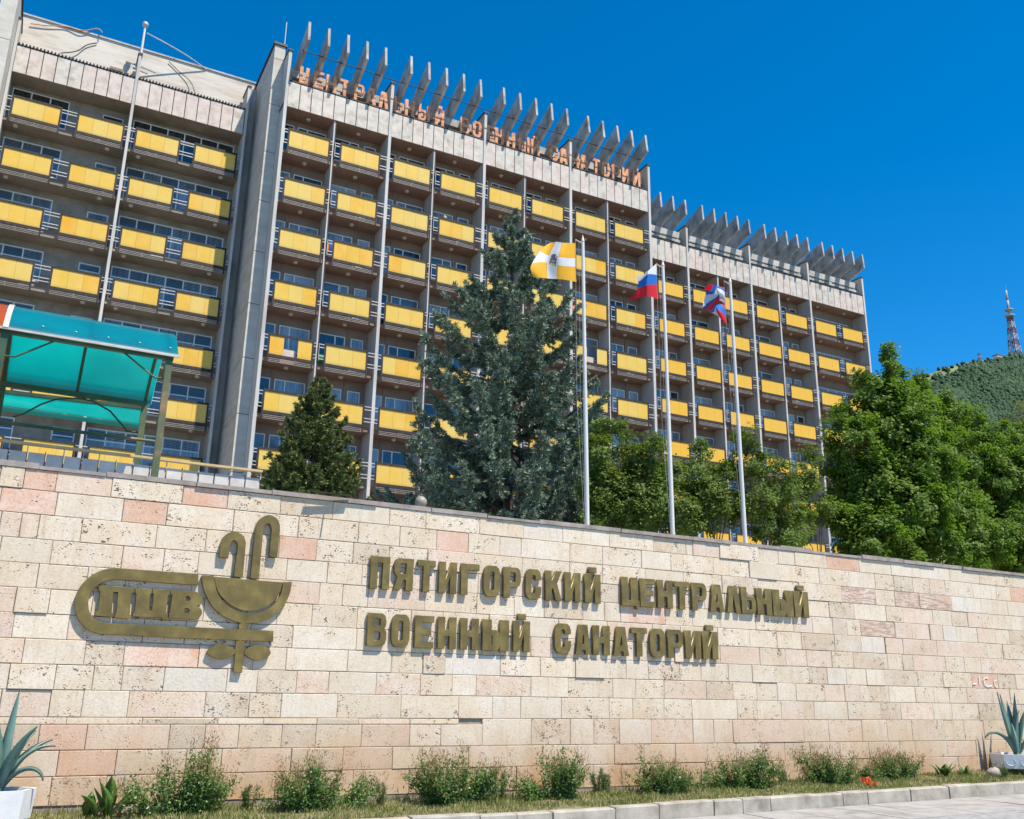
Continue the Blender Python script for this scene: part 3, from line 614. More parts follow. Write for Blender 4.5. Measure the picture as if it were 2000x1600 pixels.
def fin(x0, x1, y0, y1, z1, m_=None, cap=True):
    o = MB().box(x0, x1, y0, y1, 0, z1).obj('fin', m_ or M['finpaint'], bld)
    if cap: MB().box(x0-.05, x1+.05, y0-.06, y1+.02, z1+.001, z1+.07).obj('fin_cap', M['dark'], o)
    return o
def fascia(x0, x1, y, z0, z1, n=9, pink=.3):
    MB().box(x0, x1, y+.06, y+.35, z0+.035, z1).obj('fascia_back', M['dark'], bld); w = (x1-x0)/n
    for k in range(n): MB().box(x0+k*w+.022, x0+(k+1)*w-.022, y, y+.058, z0-.01, z1-.03).obj('fascia_panel', M['fasciap' if random.random() < pink else 'fascia'], bld)
    MB().box(x0, x1, y-.03, y+.36, z1+.001, z1+.05).obj('flashing', M['dark'], bld)
def bay_tall(X0, Yf, yb, ztop, floor, blk, colbase, last=False, rows=range(NR)):
    for r in rows:
        z = ztop-ROW*r; fl = floor(r); det = r < 8 and blk == 't'
        xa, xb = X0+.25, X0+3.16
        balcony(xa, Yf, z, blk, r, colbase, det); balcony(xb, Yf, z, blk, r, colbase+1, det)
        y = Yf+.01
        segs = [(X0, xa-.03), (xb+BW+.03, X0+5.86)] + ([(xa+BW+.03, X0+2.70), (X0+2.82, xb-.03)] if not last else [(xa+BW+.03, xb-.03)])
        for (a, b) in segs: gap_rails(a, b, y, z)
        dark = r == 0
        if last:
            window(X0+.35, yb, fl+2.02, 4.9, 1.2, (.2,.4,.6,.8), dark, detail=False)
        else:
            window(X0+.98, yb, fl+2.22, 1.62, 1.42, (.34,), pick(dark), detail=det); window(X0+.16, yb, fl+2.22, .62, 2.15, (), pick(dark), detail=det)
            window(X0+2.92, yb, fl+2.22, 1.62, 1.42, (.66,), pick(dark), detail=det); window(X0+4.86, yb, fl+2.22, .70, 2.15, (), pick(dark, .3), detail=det)
            for xx in (X0+.86, X0+4.70): MB().box(xx-.06, xx+.06, yb-.035, yb-.001, fl+.01, fl+ROW-.23).obj('pilaster', M['plaster'], bld)
        for xx in (X0+1.4, X0+4.3): link('ceiling_lamp', me_lamp, bld, (xx, Yf+.75, fl+ROW-.201 if r else 32.0-.001 if blk == 't' else fl+ROW-.201))
# --- tall block
TX = [9.43, 15.45, 21.48, 27.51]; TE = 33.56; TZ0 = 30.63
yb, fl_t = block('t', TX, 45.0, TZ0, 32.0, 33.58, 4, M['plaster'], M['soffit'], .25, TE)
for X0 in TX: fin(X0-.17, X0, 45.0, 46.32, 35.45)
fin(TE-.17, TE, 45.0, 46.32, 35.45)
for i, X0 in enumerate(TX):
    fin(X0+2.70, X0+2.82, 45.13, 46.31, 31.99, cap=False); MB().box(X0+2.79, X0+2.835, 45.10, 45.128, 3, 31.98).obj('drain_strip', M['bmetal'], bld)
    fascia(X0, X0+5.86, 45.05, 32.0, 33.58, 9, .25); bay_tall(X0, 45.0, yb, TZ0, fl_t, 't', i*2)
# --- low block, set back
LY = 49.9; LX = [34.5, 40.52, 46.53, 52.55]; LE = 58.62; LZ0 = 30.18
fz1, fz0 = float(W(1684,578,LY+.05)[2]), float(W(1686,614,LY+.05)[2])
yb2, fl_l = block('w', LX, LY, LZ0, fz0, fz1, 4, M['plaster'], M['soffit'], .45, LE)
for X0 in LX+[LE]: fin(X0-.17, X0, LY, LY+1.32, 35.0)
for i, X0 in enumerate(LX):
    if i < 3: fin(X0+2.70, X0+2.82, LY+.13, LY+1.31, fz0-.01, cap=False)
    fascia(X0, X0+(5.86 if i < 3 else 5.9), LY+.05, fz0, fz1, 9, .5); bay_tall(X0, LY, yb2, LZ0, fl_l, 'w', i*2, i == 3)
# --- left wing, set back
WY = 49.0; WX = [-3.86, 2.10]; WE = 8.10; WZ0 = 30.62
fw1, fw0 = 33.62, 32.02
yb3, fl_w = block('l', WX, WY, WZ0, fw0, fw1, 2, M['plasterg'], M['soffitg'], .4, WE)
for X0 in WX+[WE]: fin(X0-.14, X0, WY-.02, WY+1.3, 35.15)
for i, X0 in enumerate(WX):
    fascia(X0, X0+5.84, WY+.04, fw0, fw1, 9, .5)
    mb = MB(); n = 34                                               # corrugated edge of the sheet roof
    for k in range(n): xx = X0+5.84*(k+.25)/n; mb.box(xx, xx+5.84/n*.5, WY-.03, WY+1.0, fw1+.052, fw1+.13)
    mb.obj('corrugated_roof', M['dark'], bld)
    for r in range(NR):
        z = WZ0-ROW*r; fl = fl_w(r); det = r < 8; xa, xb = X0+.30, X0+3.38
        balcony(xa, WY, z, 'l', r, i*2, det); balcony(xb, WY, z, 'l', r, i*2+1, det)
        for (a, b) in ((X0, xa-.03), (xa+BW+.03, xb-.03), (xb+BW+.03, X0+5.83)): gap_rails(a, b, WY+.01, z)
        if i == 0:
            window(X0+.12, yb3, fl+2.38, 2.75, 1.7, (.33,.66), r == 0, .55, True, r > 0); window(X0+4.55, yb3, fl+2.2, 1.05, 2.1, (), r == 0, .42, True, r > 0)
        else:
            window(X0+.15, yb3, fl+2.38, 5.5, 1.9, (.166,.333,.5,.666,.833), r == 0, .60, True, r > 0)
        for xx in (X0+.6, X0+5.0): link('ceiling_lamp', me_lamp, bld, (xx, WY+.5, fl+ROW-.201))
MB().box(WX[0]-.1, 8.6, WY+1.45, WY+1.75, 33.2, 36.45).obj('parapet', M['parapet'], bld)
MB().box(WX[0]-.15, 8.64, WY+1.38, WY+1.8, 36.451, 36.55).obj('parapet_flashing', M['concrete'], bld)
for px_, py_ in ((228,135),(492,210)): 
    q = W(px_, py_, WY+1.4); MB().box(q[0]-.35, q[0]+.35, WY+1.36, WY+1.448, q[2]-.09, q[2]+.06).obj('roof_vent', M['mortar'], bld)
# --- pylons
def pylon(x0, x1, y0, y1, z1):
    zs = [0]+[z1-.9-2.96*k for k in range(11)][::-1]+[z1]
    root = MB().box(x0+.02, x1-.02, y0+.02, y1-.02, 0, z1-.01).obj('pylon', M['dark'], bld)
    for a, b in zip(zs[:-1], zs[1:]):
        if b-a > .05: MB().box(x0, x1, y0, y1, a+.018, b-.018).obj('cladding', M['pylon'], root)
    MB().box(x0-.08, x1+.08, y0-.08, y1+.08, z1, z1+.14).obj('pylon_cap', M['dark'], root)
pylon(8.67, 9.255, 46.0, 51.5, 36.30); pylon(-4.75, -4.02, 46.9, 51.5, 36.2)
MB().box(8.12, 8.66, 50.2, 51.3, 0, 35.9).obj('pier', M['concrete'], bld)
# --- pergolas on the roof
def pergola(X0s, prof, beamY, beamz, back):
    pr = prof
    for X0 in X0s:
        for k in range(5):
            x = X0+.52+1.115*k; mb = MB(); t = .14
            V = [(x, y, z) for y, z in pr]+[(x+t, y, z) for y, z in pr]; n = len(pr)
            mb.add(V, [tuple(range(n)), tuple(range(2*n-1, n-1, -1))]+[(i, n+i, n+(i+1) % n, (i+1) % n) for i in range(n)]).obj('pergola_beam', M['pergola'], bld)
        MB().box(X0-.1, X0+6.0, beamY, beamY+.35, beamz-.48, beamz).obj('pergola_girder', M['concrete'], bld)
        for xx in (X0+.1, X0+2.9, X0+5.6): MB().box(xx-.15, xx+.15, beamY+.03, beamY+.32, 33.3, beamz-.481).obj('pergola_post', M['concrete'], bld)
        if back: MB().tube([(X0+.45, pr[1][0]+.7, pr[1][1]-.27), (X0+6.4 if X0 < 27 else X0+5.2, pr[1][0]+.7, pr[1][1]-.27)], .028, 6).obj('tie_rod', M['bmetal'], bld)
pergola(TX, [(46.4,34.40),(43.82,35.60),(44.0,36.90),(47.0,35.55),(47.0,34.40)], 45.62, 34.78, 1)
pergola(LX, [(51.6,34.28),(48.75,35.22),(48.85,36.45),(52.4,35.35),(52.4,34.28)], 50.42, 34.66, 0)
MB().box(LX[0], LE-.2, LY+.45, LY+3.0, 33.78, 33.98).obj('pergola_slab', M['pergola'], bld)
MB().box(TE-1.1, TE-.2, 47.1, 48.0, 33, 36.0).obj('roof_pier', M['pylon'], bld); MB().box(LE-1.4, LE-.45, 52.5, 53.4, 33, 35.9).obj('roof_pier', M['pylon'], bld)
tag(bfar.obj('panel_field', M['yellow2'], bld), kind='stuff')
# --- rooftop sign
rs = empty('rooftop_sign', 'row of peeling red rooftop letters standing on the sanatorium roof edge', 'lettering', (0, 45.2, 33.64))
RL = 'Ц595 Е622 Н647 Т673 Р701 А725 Л749 Ь777 Н800 Ы828 Й858 В908 О931 Е958 Н975 Н997 Ы1023 Й1045 С1081 А1100 Н1122 А1140 Т1163 О1182 Р1202 И1221 Й1242'
for tok in RL.split():
    px_ = int(tok[1:]); x = W(px_, 145+.30*(px_-590), 45.2)[0]; ch = tok[0]; w = .58 if ch not in 'ЫЬ' else .72 if ch == 'Ы' else .52; h = 1.06
    polys = [[((u-.5)*w, v*h) for u, v in p_] for p_ in glyph(ch, .30, .16)]
    me = curve_mesh('letter', polys, .16, .004); me.materials.append(M['rust']); link('letter', me, rs, (x, 0, .08))
MB().box(TX[0], TE-.2, .02, .08, .0, .075).obj('base_rail', M['bmetal'], rs)
# --- roof mast with lamp, cables, lightning rod
q = W(285, 45, WY); q0 = W(276, 105, WY)
rm = empty('roof_mast', 'thin white roof mast with a round lamp above the left wing', 'mast', (q0[0], WY+.3, 35.2))
MB().tube([(0,0,-2.4),(0,0,q[2]-35.2)], [.09,.06], 8).obj('pole', M['whitepaint'], rm)
MB().lathe((0,0,q[2]-35.2), [(.05,-.06),(.15,.0),(.17,.12),(.13,.22),(.02,.27)], 14).obj('lamp_head', M['rail'], rm)
MB().bar((-.7,.1,-.45),(.9,.1,-.62),.08).bar((-.3,.1,-.75),(.5,.1,-.85),.07).obj('bracket', M['concrete'], rm)
def cable(name, pts, rad, m_, label):
    P = [W(x, y, Y) for x, y, Y in pts]; o_ = []
    for i in range(len(P)-1):
        p0, p1, p2, p3 = [Vector(P[max(0, min(len(P)-1, j))]) for j in (i-1, i, i+1, i+2)]
        for k in range(6):
            t = k/6; o_.append(.5*(2*p1+(p2-p0)*t+(2*p0-5*p1+4*p2-p3)*t*t+(3*p1-p0-3*p2+p3)*t**3))
    o_.append(Vector(P[-1])); tag(MB().tube(o_, rad, 5).obj(name, m_), label, 'cable')
cable('cable', [(287,65,49.2),(330,88,49.6),(370,112,50.0),(403,136,50.4)], .035, M['rail'], 'cable running down from the roof mast to the parapet beside the pylon')
cable('cable', [(200,64,50.2),(190,56,50.3),(160,60,50.3),(130,52,50.35),(90,50,50.35),(60,46,50.35)], .028, M['rust'], 'reddish cable lying along the parapet top left of the roof mast')
cable('cable', [(118,104,50.2),(150,100,50.3),(170,88,50.35),(190,84,50.38)], .03, M['bmetal'], 'dark looped cable hanging on the parapet face left of the roof mast')
cable('cable', [(330,120,50.38),(350,140,50.38),(372,160,50.3),(382,185,50.1)], .022, M['bmetal'], 'thin dark cable hanging on the parapet face right of the roof mast')
a = W(556,88,48); b = W(560,44,48)
tag(MB().tube([(a[0],48,36.4),(b[0],48,b[2])], .026, 6).obj('lightning_rod', M['whitepaint']), 'thin lightning rod standing on the tall pylon', 'rod')
# ------------------------------------------------------------------ terrace furniture
bal = empty('balustrade', 'low balustrade of pale slabs with a yellow handrail on the terrace edge', 'balustrade', (0, 16.0, TZ))
for k in range(20):
    x1 = 3.52-.256*k; MB().box(x1-.244, x1-.012, -.02, .02, .35, .97).obj('slab', M['balpanel'], bal)
    MB().box(x1-.012, x1, -.016, .016, 0, 1.0).obj('post', M['brown'], bal)
    if k % 2 == 0: MB().box(x1-.014, x1+.002, -.05, -.02, .95, 1.09).obj('bracket', M['rail'], bal)
for y, z in ((-.07, 1.09), (0.0, 1.095)): MB().box(-1.7, 3.53, y-.025, y+.025, z-.018, z+.018).obj('handrail', M['wood'], bal)
tag(MB().tube([(-2.5,13.86,4.40),(0,13.9,4.41),(2.0,13.95,4.42)], .011, 6).obj('blue_pipe', M['bluepipe']), 'thin blue pipe running behind the wall coping', 'pipe')
M['poly'] = bpy.data.materials.new('turquoise_polycarbonate')
def polycarb(name, col, tcol):
    mt = bpy.data.materials.new(name); mt.use_nodes = True; n = NT(mt); b = n.b; b.inputs['Roughness'].default_value = .22
    b.inputs['Specular IOR Level'].default_value = .6
    p = n.pos((1,1,1), False); f = n.noise(p, 1.1, 4); n.col(n.mix(n.ramp(f, [(.35,(0,)*3),(.65,(.7,)*3)]), col, tuple(c*.72 for c in col)))
    wv = n.n('TexWave', wave_type='BANDS', bands_direction='X'); wv.inputs['Scale'].default_value = 26; n.l(p, wv.inputs['Vector']); n.bump(wv.outputs['Fac'], .15, .004)
    trn = n.n('BsdfTranslucent'); n.l(n.mix(n.ramp(n.noise(p, .9, 3), [(.35,(0,)*3),(.65,(.8,)*3)]), tcol, tuple(c*.8 for c in tcol)), trn.inputs[0])
    mx = n.n('MixShader'); mx.inputs[0].default_value = .66; n.l(b.outputs[0], mx.inputs[1]); n.l(trn.outputs[0], mx.inputs[2]); n.l(mx.outputs[0], n.t.nodes['Material Output'].inputs['Surface'])
    return mt
M['poly'] = polycarb('turquoise_polycarbonate', (.01,.26,.42), (.06,.86,.78)); M['polyo'] = polycarb('orange_polycarbonate', (.75,.20,.05), (.85,.30,.02)); M['polyl'] = polycarb('pale_turquoise_sheet', (.12,.55,.48), (.2,.7,.6))
can = empty('canopy_shelter', 'shelter with a curved turquoise and orange polycarbonate roof on rusty green posts', 'shelter', (0, 15.0, TZ))
CX0, CX1 = -.62, 1.82; Yc, hw = 1.43, 1.47
az_ = lambda y: 6.66-TZ+.74*(1-((y-Yc)/hw)**2)
def vault(x0, x1, m_, name):
    mb = MB(); ys = np.linspace(-.10, 2.95, 15)
    for dz in (0, .012):
        for y in ys: mb.v += [(x0, float(y), az_(y)+.02+dz), (x1, float(y), az_(y)+.02+dz)]
    for i in range(14):
        a = 2*i; mb.f.append((a, a+1, a+3, a+2)); a += 30; mb.f.append((a, a+2, a+3, a+1))
    n_ = len(mb.f); mb.f += [(0,30,31,1),(28,29,59,58)]; mb.m = [0]*len(mb.f); mb.sm = [True]*n_+[False]*2
    return mb.obj(name, m_, can)
vault(CX0+.03, CX1, M['poly'], 'roof_sheet'); vault(-3.0, CX0-.03, M['polyo'], 'roof_sheet')['label'] = 'orange roof sheet'
def arcbar(x, w=.05, h=.05):
    ys = np.linspace(0, 2.86, 13)
    mb = MB()
    for a, b in zip(ys[:-1], ys[1:]): mb.bar((x, a, az_(a)-.035), (x, b, az_(b)-.035), w, h, up=(1,0,0))
    return mb
for x in (CX0, .55, 1.70): arcbar(x).obj('rib', M['greenpaint'], can)
mb = MB(); ys = np.linspace(-.12, 2.95, 13)
for a, b in zip(ys[:-1], ys[1:]): mb.bar((CX0, a, az_(a)+.045), (CX0, b, az_(b)+.045), .012, .075, up=(1,0,0))
mb.obj('joint_profile', M['fascia'], can)
for y, w in ((0, .075), (1.9, .03), (2.86, .085)): MB().box(-3.0, 1.76, y-w/2, y+w/2, az_(y)-.06-w, az_(y)-.06).obj('beam', M['greenpaint'], can)
MB().box(-3.0, CX1+.02, -.115, -.09, az_(-.1)+.0, az_(-.1)+.03).obj('edge_profile', M['rail'], can)
for k in range(6):
    x = 1.7-.46*k; MB().lathe((x, .05, az_(.05)+.034), [(.018,0),(.018,.008),(.006,.02)], 8).obj('bolt', M['rail'], can)
for x, y, m_ in ((1.70,0,'steelrust'),(CX0,0,'greenpaint'),(1.70,2.86,'steelrust'),(CX0,2.86,'greenpaint')):
    MB().box(x-.05, x+.05, y-.05, y+.05, 0, az_(y)-.06-.086).obj('post', M[m_], can)
def pxline(pts, Y, rad, name, m_):
    MB().tube([Vector(W(x, y, Y))-Vector((0,15,TZ)) for x, y in pts], rad, 6).obj(name, m_, can)
pxline([(8,695),(29,697),(70,681),(105,667),(140,661),(180,663),(212,671),(245,691),(275,716),(303,738),(322,739)], 15.02, .016, 'brace', M['greenpaint'])
pxline([(25,815),(47,808),(80,790),(110,780),(150,778),(180,783),(215,803),(240,832),(247,842),(272,845)], 17.9, .017, 'brace', M['greenpaint'])
pxline([(0,824),(305,863)], 16.4, .03, 'side_rail', M['steelrust'])
mb = MB(); P = [Vector(W(x, y, Y))-Vector((0,15,TZ)) for x, y, Y in ((-120,752,18.1),(278,798,18.1),(274,828,18.5),(-120,775,18.5))]
mb.add(P+[p_+Vector((0,.012,.004)) for p_ in P], [(0,1,2,3),(7,6,5,4),(0,4,5,1),(2,6,7,3),(1,5,6,2)]).obj('rear_sheet', M['poly'], can)
mb = MB(); P = [Vector(W(x, y, Y))-Vector((0,15,TZ)) for x, y, Y in ((-120,777,18.52),(274,829,18.52),(271,838,18.55),(-120,787,18.55))]
mb.add(P+[p_+Vector((0,.012,.004)) for p_ in P], [(0,1,2,3),(7,6,5,4),(0,4,5,1),(2,6,7,3),(1,5,6,2)]).obj('rear_valance', M['polyl'], can)
a, b = [Vector(W(x, y, 18.1))-Vector((0,15,TZ)) for x, y in ((-120,750),(280,797))]; MB().bar(a, b, .06).obj('beam', M['greenpaint'], can)
# globe lamp
q = W(822, 981, 18.0); gl = empty('globe_lamp', 'round white globe lamp peeking over the wall beside the big spruce', 'lamp', (q[0], 18.0, TZ))
MB().tube([(0,0,0),(0,0,q[2]-TZ-.14)], .035, 8).obj('post', M['dark'], gl)
MB().lathe((0,0,q[2]-TZ), [(.01,-.13),(.07,-.11),(.115,-.06),(.13,0),(.115,.06),(.07,.11),(.01,.13)], 16).obj('globe', mat('opal_globe', (.28,.24,.19), .5), gl)
# ------------------------------------------------------------------ flagpoles and flags
FY = 20.0
def flagpole(bpx, tpx, label):
    b, t = W(*bpx, FY), W(*tpx, FY); o = empty('flagpole', label, 'flagpole', (b[0], FY, TZ), 'flagpoles behind the wall'); lx = (t[0]-b[0])/(t[2]-b[2]); H = t[2]-TZ
    P = lambda z: (lx*(z+TZ-b[2]), 0, z)
    MB().tube([P(0), P(1.55)], .070, 12).obj('lower_tube', M['whitepaint'], o); MB().tube([P(1.551), P(5.2)], .057, 12).obj('middle_tube', M['whitepaint'], o)
    MB().tube([P(5.201), P(H-.2)], [.05,.046], 12).obj('upper_tube', M['whitepaint'], o); MB().tube([P(1.52), P(1.56)], .076, 12).obj('collar', M['steelrust'], o)
    MB().tube([P(H-.199), P(H-.17), P(H)], [.058,.05,.004], 10).obj('finial', M['rail'], o)
    p_ = Vector(P(H-.27)); MB().tube([p_, p_+Vector((-.26,-.02,.05))], .022, 8).obj('arm', M['rail'], o)
    MB().tube([p_+Vector((-.25,-.02,.05)), (p_.x-.24,-.05,H*.5), (P(1.2)[0]-.12,-.09,1.2)], .0035, 5).obj('halyard', M['rail'], o)
    MB().tube([p_+Vector((-.14,-.02,.05)), (p_.x-.13,-.05,H*.5), (P(1.2)[0]-.10,-.09,1.2)], .003, 5).obj('halyard', M['rail'], o)
flagpole((1147,1023), (1138,459), 'white flagpole carrying the yellow flag with a white cross')
flagpole((1314,1040), (1294,507), 'white flagpole carrying the white blue and red tricolour flag')
flagpole((1456,1060), (1425,540), 'white flagpole carrying the crumpled striped flag')
def cloth(name, c): return varied(name, [(.3, tuple(x*.9 for x in c)), (.7, c)], 6, .75, True)
FC = {'y': cloth('flag_yellow', (.80,.42,.02)), 'w': cloth('flag_white', (.74,.74,.76)), 'b': cloth('flag_blue', (.01,.15,.52)), 'r': cloth('flag_red', (.65,.015,.03)), 'n': cloth('flag_navy', (.015,.09,.28)), 'k': cloth('flag_crest_brown', (.22,.11,.07)), 'u': cloth('flag_crest_blue', (.03,.20,.45))}
for k_, mt in FC.items():
    n = NT(mt); tr_ = n.n('BsdfTranslucent'); tr_.inputs[0].default_value = n.b.inputs['Base Color'].default_value; c0 = {'y':(.8,.42,.02),'w':(.7,.7,.72),'b':(.01,.15,.5),'r':(.65,.015,.03)}.get(k_, (.1,.1,.1)); tr_.inputs[0].default_value = (*c0, 1)
    mx = n.n('MixShader'); mx.inputs[0].default_value = .25; n.l(n.b.outputs[0], mx.inputs[1]); n.l(tr_.outputs[0], mx.inputs[2]); n.l(mx.outputs[0], n.t.nodes['Material Output'].inputs['Surface'])
def flag(label, f, colf, nu=44, nv=36):
    mb = MB(); keys_ = list(FC)
    for i in range(nu+1):
        for j in range(nv+1): mb.v.append(tuple(f(i/nu, j/nv)))
    for i in range(nu):
        for j in range(nv):
            a = i*(nv+1)+j; mb.f.append((a, a+1, a+nv+2, a+nv+1)); mb.m.append(keys_.index(colf((i+.5)/nu, (j+.5)/nv))); mb.sm.append(True)
    o = mb.obj('flag', [FC[k] for k in keys_]); tag(o, label, 'flag')
def pxg(grid, Y=FY):          # bilinear patch through picture points given as rows of (px, py, depth offset)
    G = [[np.array([*W(x, y, Y+d)]) for x, y, d in row] for row in grid]; nr, nc = len(G), len(G[0])
    def cr(p0, p1, p2, p3, t): return .5*(2*p1+(p2-p0)*t+(2*p0-5*p1+4*p2-p3)*t*t+(3*p1-p0-3*p2+p3)*t**3)
    def f(u, v):
        rr = v*(nr-1); i = min(int(rr), nr-2); tv = rr-i; cc = u*(nc-1); j = min(int(cc), nc-2); tu = cc-j
        def row(k):
            k = max(0, min(nr-1, k)); g_ = G[k]; return cr(g_[max(j-1,0)], g_[j], g_[j+1], g_[min(j+2, nc-1)], tu)
        return cr(row(i-1), row(i), row(i+1), row(i+2), tv) + np.array([0, .035*math.sin(9*u+4*v)*u, .006*math.sin(13*u+7*v)*u])
    return f
def c1(u, v):
    if .40 < u < .58 and .335 < v < .63:
        du, dv = abs(u-.49)/.09, (v-.48)/.145
        if du < .55 and -.35 < dv < .75: return 'y' if du < .38 and .15 < dv < .55 else 'u'
        if dv < -.3 and du < .5: return 'k'
        if .6 < du < .95 and dv > -.75: return 'k' if (int(v*36)+int(u*44)) % 3 else 'y'
        if dv > .8 and du < .85: return 'y' if int(u*44) % 2 else 'w'
    return 'w' if .375 < v < .62 or .385 < u < .61 else 'y'
flag('yellow flag with a white cross and small crest, flying from its pole',
 pxg([[(1124,475,0),(1100,474,-.15),(1084,473,.25),(1076,474,.5)],[(1124,501,0),(1095,499,-.2),(1072,494,.15),(1058,487,.35)],[(1124,525,0),(1092,523,-.15),(1065,516,.1),(1036,520,.1)],[(1126,551,0),(1092,545,-.1),(1066,544,.05),(1042,542,.1)]]), c1)
flag('white blue and red striped tricolour flag blowing in folds',
 pxg([[(1283,514,0),(1266,529,-.25),(1250,540,.1),(1240,534,.3)],[(1283,537,0),(1266,536,-.25),(1251,548,.15),(1245,549,.4)],[(1284,556,0),(1264,557,-.25),(1247,563,.15),(1243,567,.4)],[(1286,585,0),(1263,578,-.2),(1249,583,.2),(1225,588,.5)]]), lambda u, v: 'w' if v < .333 else 'b' if v < .667 else 'r')
def c3(u, v):
    s = v+.10*math.sin(5*u); return 'r' if s < .10 else 'b' if s < .2 else 'w' if s < .40 else 'n' if s < .52 and u > .35 else 'w' if s < .60 and u <= .35 else 'r' if s < .68 else 'b' if s < .76 else 'w' if u > .45 else 'b' if s < .86 else 'r'
flag('crumpled flag with red blue and white stripes twisted by the wind',
 pxg([[(1415,562,0),(1398,558,-.2),(1385,556,.1),(1374,566,.3)],[(1416,575,0),(1404,572,-.25),(1397,574,.1),(1378,570,.3)],[(1417,592,0),(1405,588,.2),(1390,590,.0),(1371,601,.2)],[(1418,612,0),(1403,606,-.2),(1394,606,.1),(1381,606,.3)],[(1419,632,0),(1413,628,-.1),(1405,621,.1),(1396,614,.2)]]), c3)

# ------------------------------------------------------------------ trees
M['spruceblue'] = leafmat('blue_spruce_needles', [(0,(.078,.112,.080)),(.45,(.175,.238,.170)),(.8,(.305,.385,.275)),(1,(.43,.48,.34))], .08, (.06,.12,.08), .6)
M['sprucegreen'] = leafmat('green_spruce_needles', [(0,(.046,.072,.024)),(.45,(.10,.140,.042)),(.8,(.18,.215,.065)),(1,(.27,.26,.095))], .10, (.10,.14,.03), .6)
M['cone'] = leafmat('spruce_cones', [(0,(.16,.11,.05)),(.6,(.30,.22,.10)),(1,(.42,.34,.18))], 0)
M['maple'] = leafmat('maple_leaves', [(0,(.036,.068,.010)),(.4,(.080,.138,.018)),(.8,(.145,.212,.030)),(1,(.215,.275,.05))], .30, (.22,.40,.03), .6)
M['plum'] = leafmat('plum_leaves', [(0,(.045,.080,.015)),(.5,(.10,.155,.028)),(.85,(.165,.230,.048)),(1,(.23,.275,.075))], .32, (.20,.30,.03), .6)
M['willow'] = leafmat('grey_green_leaves', [(0,(.06,.085,.035)),(.5,(.10,.13,.06)),(1,(.17,.19,.11))], .28, (.25,.32,.1), .55)
def sprucetree(name, label, X, Y, ztop, R0, zbase, mt, nb, seed, cones=0, blade=.13, bw=.036, nbl=46, whorls=17, plume=.50, tw=24, tipw=.30, lin=None):
    """whorls of long boughs that droop and lift at the tip, each a thick plume of needle twigs"""
    global rng; rng = np.random.default_rng(seed); H = ztop-zbase; root = empty(name, label, 'tree', (X, Y, zbase))
    MB().tube([(0,0,0),(0,0,H*.5),(0,0,H*1.002)], [R0*.055,R0*.032,.012], 9).obj('trunk', M['bark'], root)
    Q = []; CQ = []; LB = MB(); UP = np.array([0,0,1.0])
    for k in range(nb):
        d0 = ((k+rng.random())/nb)**.72                               # 0 at the tip, 1 at the ground
        d0 = np.clip((round(d0*whorls)+rng.normal()*.13)/whorls, .006, 1.0) if d0 > .15 else max(.004, d0)
        z = H*(1-d0)+.0; az0 = k*2.399+rng.uniform(-.35, .35)
        L = R0*1.12*(1-math.exp(-2.5*d0**1.28))*rng.choice([.72,.88,.95,1.0,1.05,1.14])*rng.uniform(.95,1.05)+.02*R0
        if lin: L = R0*1.05*d0**lin*rng.choice([.82,.92,1.0,1.05,1.12])+.015*R0
        dirh = np.array([math.cos(az0), math.sin(az0), 0]); side = np.array([-dirh[1], dirh[0], 0]); ns = 10
        rise = (.85-1.5*d0) if d0 < .5 else .10-.38*(d0-.5)*2; s_ = np.linspace(0, 1, ns)[:, None]
        spine = UP*z+dirh*L*s_+UP*L*(rise*s_*.55-.42*d0*s_*(1-s_)*2+.24*s_**4)
        LB.tube([tuple(p_) for p_ in spine[::3]], [max(.006, L*.014*(1-.25*i)) for i in range(4)], 4)
        n_ = int(8+tw*min(1.2, L/(R0*.8))); u = rng.uniform(.06, 1.0, n_)**.62; idx = np.clip(u*(ns-1), 0, ns-1.001); i0 = idx.astype(int); fr = (idx-i0)[:, None]
        base = spine[i0]*(1-fr)+spine[i0+1]*fr; fwd = norm(spine[i0+1]-spine[i0])
        tl = (plume*(tipw+(1-tipw)*min(1, L/(R0*.7)))*rng.uniform(.55, 1.1, n_)*np.where(u > .85, .75, 1))[:, None]; ang = rng.uniform(0, 2*math.pi, n_)
        lat = side*np.cos(ang)[:, None]+UP*(np.sin(ang)[:, None]*.62-.28)                          # more hang than rise
        td = norm(fwd*rng.uniform(.45,1.0,(n_,1))+lat*rng.uniform(.5,1.0,(n_,1)))
        w = rng.uniform(.02, 1, (n_, nbl, 1)); c = base[:, None]+td[:, None]*tl[:, None]*w; c[..., 2] -= (.16*w[..., 0]**2)*tl
        r_ = norm(rng.normal(size=(n_, nbl, 3))); d = norm(td[:, None]*.75+r_*.85+UP*.12)
        m_ = n_*nbl; Q.append(leaf_quads(c.reshape(m_, 3), d.reshape(m_, 3), rdir(m_), blade*rng.uniform(.6,1.2,m_), bw*rng.uniform(.7,1.3,m_)))
        if cones and d0 < .55:
            mk = rng.random(n_) < cones*(1-d0*1.2); c = (base+td*tl*rng.uniform(.3,.95,(n_,1)))[mk]
            if len(c):
                d = np.tile([0,0,-1.0], (len(c),1))+rdir(len(c))*.18
                CQ.append(leaf_quads(c, d, rdir(len(c)), .15, .045)); CQ.append(leaf_quads(c, d, rdir(len(c)), .15, .045))
    tag(LB.obj('branches', M['bark'], root), kind='stuff'); link('crown', quads('crown', np.concatenate(Q), mt), root)
    if CQ: tag(link('cones', quads('cones', np.concatenate(CQ), M['cone']), root), kind='stuff')
    return root
p = W(1002, 413, 28.0); sprucetree('blue_spruce', 'tall blue spruce with drooping boughs in front of the sanatorium', p[0], 28.0, p[2], 4.0, TZ, M['spruceblue'], 225, 3, .20, .150, .033, 70, 13, .43, 42, .16)
